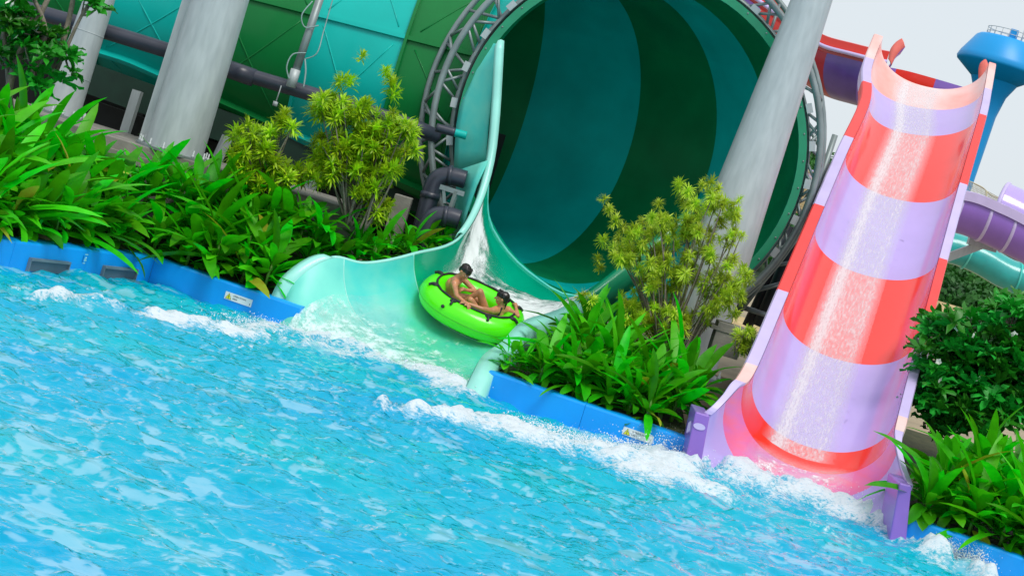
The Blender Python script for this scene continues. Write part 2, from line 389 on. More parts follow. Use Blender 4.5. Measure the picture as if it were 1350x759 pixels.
# water body: pool seen through the water (pale cyan paint), light scattered inside it
wm_=bpy.data.materials.new('pool_water'); wm_.use_nodes=True; t=wm_.node_tree; N=t.nodes; L=t.links; b=N['Principled BSDF']
tc=N.new('ShaderNodeTexCoord'); nz=N.new('ShaderNodeTexNoise'); nz.inputs['Scale'].default_value=.35; nz.inputs['Detail'].default_value=5; L.new(tc.outputs['Object'],nz.inputs[0])
crp=N.new('ShaderNodeValToRGB'); crp.color_ramp.elements[0].position=.35; crp.color_ramp.elements[0].color=(.0,.38,.64,1); crp.color_ramp.elements[1].position=.66; crp.color_ramp.elements[1].color=(.0,.46,.58,1); L.new(nz.outputs[0],crp.inputs[0])
fa=N.new('ShaderNodeAttribute'); fa.attribute_name='foam'
mpf=N.new('ShaderNodeMapping'); mpf.inputs['Scale'].default_value=(.8,1.25,1); L.new(tc.outputs['Object'],mpf.inputs[0])
fn=N.new('ShaderNodeTexNoise'); fn.inputs['Scale'].default_value=19; fn.inputs['Detail'].default_value=9; fn.inputs['Roughness'].default_value=.74; L.new(mpf.outputs[0],fn.inputs[0])
sb=N.new('ShaderNodeMath'); sb.operation='MULTIPLY_ADD'; sb.inputs[1].default_value=3.2; sb.inputs[2].default_value=-2.15; L.new(fn.outputs[0],sb.inputs[0])
ad=N.new('ShaderNodeMath'); ad.operation='MULTIPLY_ADD'; ad.inputs[1].default_value=1.35; L.new(fa.outputs['Fac'],ad.inputs[0]); L.new(sb.outputs[0],ad.inputs[2])
mr=N.new('ShaderNodeMapRange'); mr.inputs[1].default_value=-.05; mr.inputs[2].default_value=.75; mr.interpolation_type='SMOOTHSTEP'; L.new(ad.outputs[0],mr.inputs[0])
bn=N.new('ShaderNodeTexNoise'); bn.inputs['Scale'].default_value=8; bn.inputs['Detail'].default_value=6; mpn=N.new('ShaderNodeMapping'); mpn.inputs['Scale'].default_value=(.7,1.2,1); L.new(tc.outputs['Object'],mpn.inputs[0]); L.new(mpn.outputs[0],bn.inputs[0])
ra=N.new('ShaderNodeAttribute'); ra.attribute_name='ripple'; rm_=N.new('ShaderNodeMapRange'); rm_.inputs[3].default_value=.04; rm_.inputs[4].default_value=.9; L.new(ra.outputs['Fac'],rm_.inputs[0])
bp=N.new('ShaderNodeBump'); L.new(rm_.outputs[0],bp.inputs['Strength']); bp.inputs['Distance'].default_value=.05; L.new(bn.outputs[0],bp.inputs['Height'])
N.remove(b)
# light coming back out of the lit water body leaves it evenly, whatever the ripple slope
up_=N.new('ShaderNodeCombineXYZ'); up_.inputs[2].default_value=1
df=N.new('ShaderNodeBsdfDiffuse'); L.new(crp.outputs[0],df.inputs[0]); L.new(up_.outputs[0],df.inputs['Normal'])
gl=N.new('ShaderNodeBsdfGlossy'); gl.inputs['Roughness'].default_value=.05; gl.inputs[0].default_value=(1,1,1,1); L.new(bp.outputs[0],gl.inputs['Normal'])
frs=N.new('ShaderNodeFresnel'); frs.inputs[0].default_value=1.3; L.new(bp.outputs[0],frs.inputs['Normal'])
# pale sky reflections painted into the water colour on calm patches, broken by noise
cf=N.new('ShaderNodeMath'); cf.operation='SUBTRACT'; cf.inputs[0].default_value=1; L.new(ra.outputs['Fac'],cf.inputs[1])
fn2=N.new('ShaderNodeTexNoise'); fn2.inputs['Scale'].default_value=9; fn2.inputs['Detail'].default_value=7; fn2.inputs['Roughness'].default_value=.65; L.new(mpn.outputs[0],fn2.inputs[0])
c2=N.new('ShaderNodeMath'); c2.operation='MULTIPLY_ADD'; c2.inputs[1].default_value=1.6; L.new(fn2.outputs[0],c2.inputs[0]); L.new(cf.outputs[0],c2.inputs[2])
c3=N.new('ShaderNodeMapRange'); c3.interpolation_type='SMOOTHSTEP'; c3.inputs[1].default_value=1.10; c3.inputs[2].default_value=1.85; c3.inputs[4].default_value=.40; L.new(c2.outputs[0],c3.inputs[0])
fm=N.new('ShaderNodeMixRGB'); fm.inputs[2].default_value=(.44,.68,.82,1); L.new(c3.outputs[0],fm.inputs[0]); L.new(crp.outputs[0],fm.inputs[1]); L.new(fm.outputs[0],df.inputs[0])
m1=N.new('ShaderNodeMixShader'); L.new(frs.outputs[0],m1.inputs[0]); L.new(df.outputs[0],m1.inputs[1]); L.new(gl.outputs[0],m1.inputs[2])
bp2=N.new('ShaderNodeBump'); bp2.inputs['Distance'].default_value=.05; bp2.inputs['Strength'].default_value=.7; L.new(fn.outputs[0],bp2.inputs['Height'])
fd=N.new('ShaderNodeBsdfPrincipled'); fd.inputs['Base Color'].default_value=(.72,.80,.85,1); fd.inputs['Roughness'].default_value=.6; L.new(bp2.outputs[0],fd.inputs['Normal'])
m2=N.new('ShaderNodeMixShader'); L.new(mr.outputs[0],m2.inputs[0]); L.new(m1.outputs[0],m2.inputs[1]); L.new(fd.outputs[0],m2.inputs[2]); L.new(m2.outputs[0],N['Material Output'].inputs[0])
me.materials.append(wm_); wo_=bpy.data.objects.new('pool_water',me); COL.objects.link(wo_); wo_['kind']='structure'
mk('pool_water',join(([(-60,-30,-.02),(60,-30,-.02),(60,9,-.02),(-60,9,-.02)],[(0,1,2,3)]),([(-60,9,-.02),(-9.5,9,-.02),(-9.5,30,-.02),(-60,30,-.02)],[(0,1,2,3)]),([(9.5,9,-.02),(60,9,-.02),(60,30,-.02),(9.5,30,-.02)],[(0,1,2,3)])),mat('calm_water',(.0,.36,.55),.06,spec=.5,bump=.6,bscale=3),kind='structure')
# spray droplets
spraym=mat('white_spray',(.86,.90,.93),.35,var=.03)
def water_h(x,y):
    i=int((x+9.5)/.036); j=int(np.searchsorted(ys,y)); return float(H[min(max(j,0),ny-1),min(max(i,0),nx-1)])
def spray(name,anch,n,zmax,rmin,rmax,label,spread=.3):
    b0,f0=ico((0,0,0),1,1); b0=np.array([tuple(v) for v in b0]); f0=np.array(f0); VV=[];FF=[]
    for k in range(n):
        a=random.random()*(len(anch)-1); i=int(a); f=a-i
        x=anch[i][0]*(1-f)+anch[i+1][0]*f+random.gauss(0,spread); y=anch[i][1]*(1-f)+anch[i+1][1]*f+random.gauss(0,spread)
        r=rmin*(rmax/rmin)**(random.random()**2)
        z=anch[i][2]*(1-f)+anch[i+1][2]*f+min(abs(random.gauss(0,zmax*.45)),zmax)*(1-r/rmax*.5)
        FF.append(f0+len(b0)*k); VV.append(b0*np.array([r*random.uniform(.7,1.3),r,r*random.uniform(.7,1.4)])+np.array([x,y,z]))
    V=np.concatenate(VV); Fq=np.concatenate(FF)
    return mk(name,(V.tolist(),Fq.tolist()),spraym,kind='stuff',label=label)
def anchors(l,dz=0):
    out=[]
    for x,y in l:
        g=G(x,y); out.append((g.x,g.y,water_h(g.x,g.y)+dz))
    return out
spray('spray',anchors([(880,608),(920,606),(960,612),(1000,622),(1050,640),(1100,655),(1160,690)]),17000,.30,.0025,.013,'white water spray thrown up at the foot of the striped slide',.36)
spray('spray',anchors([(700,575),(780,592),(860,604),(920,608)]),5000,.12,.003,.013,'white water spray along the wake beside the middle pool wall',.3)
spray('spray',anchors([(300,430),(380,438),(450,446),(520,470),(600,510)]),5000,.10,.003,.013,'white water spray along the mouth of the mint flume',.3)
spray('spray',anchors([(1238,737),(1262,742),(1290,755)]),3800,.34,.003,.014,'white splash against the pool wall right of the striped slide',.1)
spray('spray',anchors([(925,590),(930,592)]),260,.32,.005,.018,'thin spurt of white water beside the purple slide lip',.07)

# ================================================================== GREEN FUNNEL (elbow shell, open towards the pool)
FD=34.0; C0=UVP(94,228,FD); R0=2.93; RB=3.19; PIV=C0-Vector((RB,0,0))
FUN=empty('tornado_funnel',(C0.x,C0.y,.9),'huge teal and green banded funnel with open mouth above the mint flume','water slide')
def ring_frame(s):
    """s in degrees for the bend (0..90), then metres*10 beyond: s=90+10*L"""
    if s<=90:
        a=R(s); out=Vector((math.cos(a),math.sin(a),0)); return PIV+out*RB, out, R0-.30*s/90
    Ls=(s-90)/10
    return PIV+Vector((-Ls,RB,0)), Vector((0,1,0)), R0-.30-.165*Ls if Ls<6 else R0-.30-.99
def fpt(s,th,dr=0):
    c,out,r=ring_frame(s); a=R(th); return c+(out*math.cos(a)+Vector((0,0,1))*math.sin(a))*(r+dr)
bounds=[0,18,35,55,78,101,118,137,156,175]
TH0=165
for k in range(len(bounds)-1):
    s0,s1=bounds[k],bounds[k+1]; isteal=(k%2==1)
    for j in range(6):
        t0=TH0+60*j; t1=t0+60
        nS=max(2,int((s1-s0)/3.5)); rows=[[fpt(s0+(s1-s0)*i/nS,t0+(t1-t0)*q_/14) for q_ in range(15)] for i in range(nS+1)]
        g=gridgeo(rows); rows2=[[fpt(s0+(s1-s0)*i/nS,t0+(t1-t0)*q_/14,-.05) for q_ in range(15)] for i in range(nS+1)]
        g2=gridgeo(rows2,True); mk('shell_panel',g,teal if isteal else green,FUN); 
        if k<6: mk('lining_panel',g2,tealin if isteal else greenin,FUN)
    # flange rib round the joint
    if s1<175:
        rows=[[fpt(s1-.35 if s1<=90 else s1-.2,th,-.01) ,fpt(s1-.35 if s1<=90 else s1-.2,th,.07),fpt(s1+.35,th,.07),fpt(s1+.35,th,-.01)] for th in range(0,361,5)]
        mk('joint_flange',gridgeo(rows),teal if isteal else green,FUN,smooth=False)
    for j in range(6):   # lengthwise flanges
        th=TH0+60*j; nS=8
        wdt=.9 if j!=1 else 1.5; hh=.06 if j!=1 else .13
        rows=[[fpt(s0+(s1-s0)*i/nS,th-wdt,-.01),fpt(s0+(s1-s0)*i/nS,th-wdt,hh),fpt(s0+(s1-s0)*i/nS,th+wdt,hh),fpt(s0+(s1-s0)*i/nS,th+wdt,-.01)] for i in range(nS+1)]
        mk('seam_flange',gridgeo(rows,True),teal if isteal else green,FUN,smooth=False)
    if s0>=78:  # crossed stiffening ribs moulded on the panels
        for j in (-1,0,1):
            t0=TH0+60*j+4; t1=t0+52; a0=s0+2; a1=s1-2
            for d in (0,1):
                pts=[fpt(a0+(a1-a0)*i/10,(t0+(t1-t0)*(i/10 if d else 1-i/10)),.0) for i in range(11)]
                mk('stiffening_rib',tube(pts,.014,6),teal if isteal else green,FUN)
# mouth rim: rolled flange
prof=[(-.05,.05),(-.05,-.08),(.09,-.08),(.09,-.04),(.0,-.04),(.0,.05)]
rows=[[fpt(0,th,a)+Vector((0,b_,0)) for a,b_ in prof+[prof[0]]] for th in range(0,361,4)]
rimo=mk('mouth_rim',gridgeo(rows),rimg,FUN,smooth=False)
rows=[[fpt(0,th,.14)+Vector((0,.0,0)),fpt(0,th,.17)+Vector((0,.45,0)),fpt(0,th,.02)+Vector((0,.46,0))] for th in range(0,361,4)]
mk('rim_skirt',gridgeo(rows),teal,FUN)
for k in range(40):
    th=k*9+2; c=fpt(0,th,.045)+Vector((0,-.085,0)); mk('rim_bolt',ico(c,.018,1),galvd,rimo)
# truss ring
TR=empty('truss_ring',(C0.x,C0.y,.9),'curved grey tubular steel truss ring around the mouth of the green funnel','truss')
chords=[(.16,.10,.060),(.52,-.02,.060),(.74,.50,.052)]
def cpt(i,th): return C0+Vector((math.cos(R(th)),0,math.sin(R(th))))*(R0+.10+(chords[i][0]-.10)*(1-.5*max(0,math.cos(R(th+15)))))+Vector((0,chords[i][1]+.12,0))
for i in range(3):
    pts=[cpt(i,th) for th in range(-42,223,4)]
    e1=pts[-1]; e0=pts[0]
    pts=pts+[Vector((e1.x+.15,e1.y,.8))]; pts=[Vector((e0.x-.3,e0.y,.8))]+pts
    mk('chord_tube',tube(pts,chords[i][2],10),galvd,TR)
th=-40; k=0
while th<220:
    prs=[(0,1),(1,2),(2,0)][k%3]; a,b_=prs
    mk('brace_tube',tube([cpt(a,th),cpt(b_,th+4.5)],.028,7),galvd,TR)
    mk('brace_tube',tube([cpt(b_,th+4.5),cpt(a,th+9)],.028,7),galvd,TR)
    mk('brace_tube',tube([cpt(1,th),cpt(0,th+6)],.026,7),galvd,TR) if k%2 else None
    k+=1; th+=6.5
for th in range(-32,220,12):
    c=fpt(0,th,.17)+Vector((0,.06,0)); rad=Vector((math.cos(R(th)),0,math.sin(R(th)))); tan=Vector((-math.sin(R(th)),0,math.cos(R(th))))
    mk('bracket_plate',box(c+rad*.03,(.17,.03,.11),rot=Matrix((tan,Vector((0,1,0)),rad)).transposed()),galv,TR,smooth=False)
# ------------------------------------------------ outlet trough and mint flume
FL=empty('green_flume',G(600,480)+Vector((0,1,0)),'mint and green open flume carrying the raft from the funnel into the pool','water slide')
secs=[
 [P(664,56,33.55),P(648,210,33.5),P(642,273,33.6),P(664,320,33.7),P(700,358,33.75),P(752,389,33.8),P(820,372,33.75),P(890,308,33.6),P(954,235,33.5)],
 [P(651,214,33.1),P(630,262,33.0),P(622,305,33.0),P(640,345,33.0),P(680,380,33.0),P(745,402,33.0),P(800,385,33.0),P(850,335,32.9),P(880,300,32.8)],
 [P(611,310,32.2),P(600,337,32.2),P(598,362,32.3),P(612,388,32.2),P(650,410,32.1),P(700,418,32.0),P(735,416,32.0),P(752,404,32.0),P(757,398,32.0)],
 [P(545,336,31.1),P(546,362,31.2),P(556,395,31.2),P(580,425,31.0),P(615,445,30.8),P(645,455,30.7),P(668,456,30.7),P(682,440,30.8),P(690,425,30.8)],
 [P(483,348,30.6),P(484,375,30.6),P(496,407,30.5),P(520,435,30.3),P(560,462,30.1),P(600,480,29.9),P(630,490,29.8),P(652,478,29.8),P(662,452,29.9)],
 [P(437,341,30.3),P(436,370,30.2),P(442,400,30.1),P(460,428,29.9),P(500,456,29.7),P(555,482,29.4),P(595,500,29.2),P(622,505,29.1),P(637,470,29.3)],
 [P(393,368,30.0),P(391,395,29.8),P(400,420,29.6),P(425,446,29.4),P(470,472,29.2),P(530,500,28.9),P(575,519,28.7),P(604,524,28.6),P(624,492,28.7)],
 [P(372,405,29.9),P(368,425,29.7),P(378,445,29.5),P(405,466,29.3),P(450,492,29.0),P(515,520,28.7),P(565,538,28.5),P(595,545,28.4),P(612,518,28.4)]]
PER=8; rows=loft(secs,34,PER)
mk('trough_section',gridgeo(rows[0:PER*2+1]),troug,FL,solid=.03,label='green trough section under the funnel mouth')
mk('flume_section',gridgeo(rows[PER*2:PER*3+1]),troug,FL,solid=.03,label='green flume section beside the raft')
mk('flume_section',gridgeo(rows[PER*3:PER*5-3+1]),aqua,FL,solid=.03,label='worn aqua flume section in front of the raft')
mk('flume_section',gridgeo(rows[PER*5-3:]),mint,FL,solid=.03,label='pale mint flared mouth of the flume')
# joint seams
for r_ in (PER*3,PER*5-3): mk('joint_seam',tube([p+Vector((0,-.01,.012)) for p in rows[r_]],.012,5),mint2,FL)
# seam line on funnel bottom
mk('joint_seam',tube([p+Vector((0,-.02,.02)) for p in rows[2][6:]],.028,6),aqua,FL)
def side_lip(edge, outv, w, drop, m, name, lab=None, skip=0):
    rr=[]
    for p in edge:
        o=outv; rr.append([p+Vector((0,0,-.02)),p+Vector((0,0,.025)),p+o*w*.6+Vector((0,-.02,.03)),p+o*w+Vector((0,-.03,.0)),p+o*(w+.02)+Vector((0,-.03,-drop))])
    return mk(name,gridgeo(rr),m,FL,solid=.015,label=lab)
left=[r[0] for r in rows]; right=[r[-1] for r in rows]
side_lip(left[0:PER*2+1],Vector((-1,0,0)),.10,.12,mint2,'top_rail','pale rail along the left edge of the trough')
side_lip(left[PER*2:PER*5+1],Vector((-.3,1,0)),.10,.3,mint2,'top_rail')
side_lip(left[PER*5:],Vector((-1,.1,0)),.22,.35,mint2,'top_rail','broad pale rail on the left lip of the mouth')
side_lip(right[0:PER*2+1],Vector((1,-.2,0)),.12,.5,rimg,'top_rail','green rail along the right edge of the trough')
side_lip(right[PER*2:PER*4+1],Vector((1,-.1,0)),.22,.4,mint2,'top_rail','pale stepped rail beside the raft')
side_lip(right[PER*4:],Vector((1,.0,0)),.28,.7,mint2,'top_rail','broad pale rail on the right lip of the mouth')
# left outer cheek between rim and trough rail
ck=[[fpt(0,th,.02)+Vector((0,-.1,0)) for th in (146,155,165,175,185,195)],[P(x,y,33.55) for x,y in ((656,58),(652,95),(648,130),(644,165),(641,200),(641,213))]]
ck[0]=[P(x,y,33.95) for x,y in ((650,58),(626,92),(609,132),(602,165),(600,195),(599,228))]
g=gridgeo([[ck[0][i].lerp(ck[1][i],k/6) for i in range(6)] for k in range(7)])
mk('cheek_panel',g,aqua,FL,solid=.03,label='turquoise cheek panel joining the rim to the trough')
ck2=[[P(x,y,33.7) for x,y in ((603,225),(602,255),(600,285),(597,318))],[P(x,y,33.0) for x,y in ((643,212),(628,245),(616,280),(606,315))]]
mk('cheek_panel',gridgeo([[ck2[0][i].lerp(ck2[1][i],k/4) for i in range(4)] for k in range(5)]),aqua,FL,solid=.03)
# water on the flume
def sheetmat(name,base,thr=.5,sc=9,stretch=(1,1,1),rng=.28,white=(.88,.92,.94),amax=1):
    M=bpy.data.materials.new(name); M.use_nodes=True; t=M.node_tree; N=t.nodes; L=t.links; b=N['Principled BSDF']
    tc=N.new('ShaderNodeTexCoord'); mp=N.new('ShaderNodeMapping'); mp.inputs['Scale'].default_value=stretch; L.new(tc.outputs['UV'],mp.inputs[0])
    n=N.new('ShaderNodeTexNoise'); n.inputs['Scale'].default_value=sc; n.inputs['Detail'].default_value=9; n.inputs['Roughness'].default_value=.72; L.new(mp.outputs[0],n.inputs[0])
    at=N.new('ShaderNodeAttribute'); at.attribute_name='foam'
    ad=N.new('ShaderNodeMath'); ad.operation='ADD'; L.new(n.outputs[0],ad.inputs[0]); L.new(at.outputs['Fac'],ad.inputs[1])
    mr=N.new('ShaderNodeMapRange'); mr.interpolation_type='SMOOTHSTEP'; mr.inputs[1].default_value=thr; mr.inputs[2].default_value=thr+rng; mr.inputs[4].default_value=amax; L.new(ad.outputs[0],mr.inputs[0])
    b.inputs['Base Color'].default_value=(*white,1); b.inputs['Roughness'].default_value=.4
    bp=N.new('ShaderNodeBump'); bp.inputs['Distance'].default_value=.03; bp.inputs['Strength'].default_value=.6; L.new(n.outputs[0],bp.inputs['Height']); L.new(bp.outputs[0],b.inputs['Normal'])
    g=N.new('ShaderNodeBsdfGlossy'); g.inputs['Roughness'].default_value=.08; g.inputs[0].default_value=(1,1,1,1); L.new(bp.outputs[0],g.inputs['Normal'])
    tr=N.new('ShaderNodeBsdfTransparent'); fr=N.new('ShaderNodeFresnel'); fr.inputs[0].default_value=1.33; L.new(bp.outputs[0],fr.inputs['Normal'])
    gf=N.new('ShaderNodeMath'); gf.operation='MULTIPLY_ADD'; gf.inputs[1].default_value=1; gf.inputs[2].default_value=.45; gf.use_clamp=True; L.new(at.outputs['Fac'],gf.inputs[0]); gm=N.new('ShaderNodeMath'); gm.operation='MULTIPLY'; L.new(gf.outputs[0],gm.inputs[0]); L.new(fr.outputs[0],gm.inputs[1])
    m1=N.new('ShaderNodeMixShader'); L.new(gm.outputs[0],m1.inputs[0]); L.new(tr.outputs[0],m1.inputs[1]); L.new(g.outputs[0],m1.inputs[2])
    m2=N.new('ShaderNodeMixShader'); L.new(mr.outputs[0],m2.inputs[0]); L.new(m1.outputs[0],m2.inputs[1]); L.new(b.outputs[0],m2.inputs[2]); L.new(m2.outputs[0],N['Material Output'].inputs[0])
    return M
def sheet(name, rws, foamf, M, label, lift=.03, rough=.02, nscale=6):
    nr,nc=len(rws),len(rws[0]); V=[];fo=[]
    for i in range(nr):
        for j in range(nc):
            a=rws[min(i+1,nr-1)][j]-rws[max(i-1,0)][j]; b_=rws[i][min(j+1,nc-1)]-rws[i][max(j-1,0)]; n_=b_.cross(a)
            n_=n_.normalized() if n_.length>1e-9 else Vector((0,0,1))
            if n_.dot(Vector((0,-.5,1)))<0: n_=-n_
            p=rws[i][j]; f=foamf(i/(nr-1),j/(nc-1)); fo.append(f)
            V.append(p+n_*(lift+max(0,f+.3)*rough*(noise.noise(p*nscale)+.8)))
    o=mk(name,gridgeo([V[i*nc:(i+1)*nc] for i in range(nr)]),M,kind='stuff',label=label)
    me=o.data; at=me.attributes.new('foam','FLOAT','POINT'); at.data.foreach_set('value',fo)
    uvl=me.uv_layers.new(name='uv'); W_=sum((rws[nr//2][j+1]-rws[nr//2][j]).length for j in range(nc-1)); H_=sum((rws[i+1][nc//2]-rws[i][nc//2]).length for i in range(nr-1))
    for l in me.loops:
        i,j=divmod(l.vertex_index,nc); uvl.data[l.index].uv=(j/(nc-1)*W_,i/(nr-1)*H_)
    return o
dense=lambda rws,k: [ [cat_pt(c,i/k) for c in zip(*[list(r) for r in rws])] for i in range((len(rws)-1)*k+1)]
fr=rows
sub=[r[5:31] for r in fr[PER*3-2:]]
sheet('flume_water',dense(sub,3),lambda a,b: -.29+.42*a+.12*math.sin(b*math.pi),sheetmat('flume_froth',None,.42,5,(1,.8,1),white=(.70,.93,.90)),'frothy pale water on the floor of the mint flume',.03,.05,5)
sub=[r[3:15] for r in fr[4:PER*2+4]]
sheet('falling_water',dense(sub,4),lambda a,b: .26-1.5*abs(b-.35-.25*a)**1.3-.5*max(0,.15-a)*6,sheetmat('white_fall',None,.40,4,(1.4,.6,1)),'white water running down the left wall of the green trough',.03,.07,7)
sub=[r[9:31] for r in fr[PER+1:PER*3]]
sheet('rushing_water',dense(sub,4),lambda a,b: .40*(1-abs(a-.55)*1.6)-.35*abs(b-.45),sheetmat('white_rush',None,.44,4,(1,1,1)),'white churning water behind the green raft',.04,.10,6)

# ================================================================== RED SLIDE
RS=empty('striped_slide',G(1060,670)+Vector((0,1,0)),'steep red and lavender striped half pipe slide ending in the pool at right','water slide')
def hsec(L_,Rr,h,d,up=.44,n=15):
    a=P(*L_,d-up); b_=P(*Rr,d-up); mx_,my_=(L_[0]+Rr[0])/2,(L_[1]+Rr[1])/2
    bt=P(mx_-.29*h,my_+.956*h,d); mid=(a+b_)/2; out=[]
    for k in range(n):
        t=math.pi*k/(n-1); c=-math.cos(t); s=math.sin(t)
        out.append(mid+(b_-a)*.5*(math.copysign(abs(c)**.92,c))+(bt-mid)*(abs(s)**.92))
    return out
S=[hsec((1163,50),(1304,84),50,40.7,.1),   # crest edge
   hsec((1148,92),(1298,118),40,39.9,.3),
   hsec((1146,135),(1291,152),37,38.6),
   hsec((1115,204),(1265,243),41,36.0),
   hsec((1075,299),(1238,342),46,33.6),
   hsec((1033,400),(1210,449),53,31.2),
   hsec((993,493),(1184,550),72,28.95),
   hsec((972,512),(1180,578),88,28.3,.4),
   hsec((945,540),(1186,612),92,27.9,.35),
   [P(x,y,d) for x,y,d in ((916,560,27.6),(912,590,27.4),(916,615,27.3),(940,640,27.2),(985,668,27.1),(1040,692,26.9),(1100,712,26.8),(1150,728,26.7),(1180,722,26.7),(1192,690,26.9),(1196,640,27.0))]]
PR=8; rr=loft(S,36,PR)
seq=[(0,1,crest,'sun-bleached pink crest of the slide'),(1,2,lav,None),(2,3,redm,None),(3,4,lav,None),(4,5,redm,None),(5,6,lav,None)]
for a,b_,m_,lb in seq: mk('slide_section',gridgeo(rr[a*PR:b_*PR+1]),m_,RS,solid=.03,label=lb or ('red half pipe section' if m_ is redm else 'lavender half pipe section'))
mk('slide_section',gridgeo(rr[6*PR:6*PR+6]),redm,RS,solid=.03,label='red curved section at the foot')
mk('slide_section',gridgeo(rr[6*PR+5:8*PR+1-3]),pinkm,RS,solid=.03,label='faded pink curved section above the pool')
mk('slide_section',gridgeo(rr[8*PR-3:]),lav,RS,solid=.03,label='lavender flared mouth of the slide')
for k in range(1,7): mk('joint_seam',tube([p+Vector((0,-.002,.002)) for p in rr[k*PR]],.007,5),lavr,RS)
# side flanges, offset colour bands
def flange(side, segs):
    E=[r[0] if side<0 else r[-1] for r in rr]; wd=.18 if side<0 else .14
    for a,b_,m_ in segs:
        ia,ib=int(a*PR),int(b_*PR); g=[]
        for i in range(ia,ib+1):
            p=E[i]; o=Vector((side,0,0)); wd=(.18 if side<0 else .14)*(1-.5*min(1,max(0,(i/PR-6.2)/1.2))); tng=(E[min(i+1,len(E)-1)]-E[max(i-1,0)]).normalized(); nr=tng.cross(o).normalized()
            if nr.z<0: nr=-nr
            g.append([p-nr*.02,p+nr*.03,p+o*wd*.9+nr*.03,p+o*wd,p+o*wd-nr*.12-Vector((0,0,.1))])
        mk('side_flange',gridgeo(g),m_,RS,solid=.02,smooth=False)
flange(-1,[(0,.75,crest),(.75,1.5,lavr),(1.5,2.75,redr),(2.75,3.75,lavr),(3.75,4.88,redr),(4.88,5.88,lavr),(5.88,6.5,crest)])
flange(1,[(0,1,crest),(1,2,lavr),(2,3,redr),(3,4,lavr),(4,4.95,redr),(4.95,6.1,lavr),(6.1,6.6,crest)])
flange(-1,[(6.5,9,lavr)]); flange(1,[(6.6,9,lavr)])
# purple end blocks at the mouth
def endblock(pts,d0,label):
    a=[P(x,y,d0) for x,y in pts]; b_=[p+Vector((0,.9,0)) for p in a]; n=len(a)
    mk('end_block',(a+b_,[tuple(range(n))[::-1],tuple(range(n,2*n))]+[(i,(i+1)%n,(i+1)%n+n,i+n) for i in range(n)]),purp,RS,label=label,smooth=False,bevel=.02)
endblock([(917,542),(936,548),(924,612),(903,606)],27.25,'purple end block on the left of the mouth')
endblock([(1186,636),(1202,640),(1194,720),(1172,714)],26.55,'purple end block on the right of the mouth')
mk('oval_badge',lathe([(0,.004),(.05,.004),(.055,0)],(0,0,0),20),whitep,None) if False else None
bd=P(922,562,27.24); g=[]; V=[bd+Vector((math.cos(a)*.085,-.006,math.sin(a)*.045)) for a in [2*math.pi*k/20 for k in range(20)]]; V2=[v+Vector((0,.01,0)) for v in V]
mk('oval_badge',(V+V2,[tuple(range(20)),tuple(range(20,40))[::-1]]+[(i,(i+1)%20,20+(i+1)%20,20+i) for i in range(20)]),lavr,RS,smooth=False,label='small oval badge on the end block')
# walls behind crest
sb=[hsec((1163,50),(1304,84),50,40.7,.1),hsec((1172,58),(1300,84),40,41.4,.0),hsec((1188,62),(1290,88),34,42.2,-.1)]
# stream of water down the slide
sub=[r[9:24] for r in rr[1:6*PR+3]]; 
sheet('slide_water',dense(sub,2),lambda a,b: -.04+.02*math.sin(a*20)-1.6*max(0,abs(b-.5)*2-.62)**1.2+.19*math.exp(-((b-.27)/.08)**2)+.05*math.exp(-((b-.76)/.05)**2),sheetmat('slide_stream',None,.34,12,(2.6,.5,1),rng=.36,amax=.66,white=(.86,.82,.84)),'streaky white water running down the striped slide',.015,.02,8)
sub=[r[9:27] for r in rr[6*PR+2:]]
sheet('slide_water',dense(sub,4),lambda a,b: -.10+.45*a-1.2*max(0,abs(b-.5)*2-.7)-1.0*max(0,.12-a)*8*.5,sheetmat('slide_splash',None,.46,7,(1,1,1)),'spreading white water at the foot of the striped slide',.02,.05,8)
# upper trough feeding the slide
UT=empty('upper_trough',P(1120,110,44),'red and purple raised trough running behind the grey column to the slide top','water slide')
def trough(pathpx, rad, a0, a1, n=12):
    pts=spline([P(*p) for p in pathpx],8); out=[]
    for i,p in enumerate(pts):
        t=(pts[min(i+1,len(pts)-1)]-pts[max(i-1,0)]).normalized(); s=t.cross(Vector((0,0,1))).normalized()
        if s.y>0: s=-s
        out.append([p+s*rad*math.cos(R(a))+Vector((0,0,rad*math.sin(R(a)))) for a in [a0+(a1-a0)*k/n for k in range(n+1)]])
    return out
# near outer wall angle 0 = towards viewer, -90 = bottom
tr=trough([(930,-35,47),(1000,10,46),(1085,72,45),(1140,92,44.3),(1200,104,44),(1290,130,43.6)],.80,5,-185,20)
nn=len(tr); cols=[redm,purp,redm,mat('dark_red_trough',(.45,.01,.03),.3),mat('purple_trough',(.14,.07,.34),.3,coat=.2),purp,redm,purp]
for k in range(8):
    i0=k*(nn-1)//8; i1=(k+1)*(nn-1)//8
    mk('trough_section',gridgeo(tr[i0:i1+1]),cols[k],UT,solid=.04,label=('red' if cols[k] is redm else 'purple')+' trough section')
rail=[[r[0]+Vector((0,-.06,.06)),r[0]+Vector((0,-.08,.34)),r[0]+Vector((0,.02,.36)),r[0]+Vector((0,.05,0))] for r in tr[:nn*72//100]]
mk('red_rail',gridgeo(rail),redm,UT,smooth=False)
mk('lavender_trim',tube([r[0]+Vector((0,-.10,.04)) for r in rail],.05,6),lavr,UT)
rail=[[r[-1]+Vector((0,-.06,0)),r[-1]+Vector((0,-.06,.10)),r[-1]+Vector((0,.08,.10)),r[-1]+Vector((0,.08,0))] for r in tr]
mk('far_rail',gridgeo(rail),redr,UT,smooth=False)
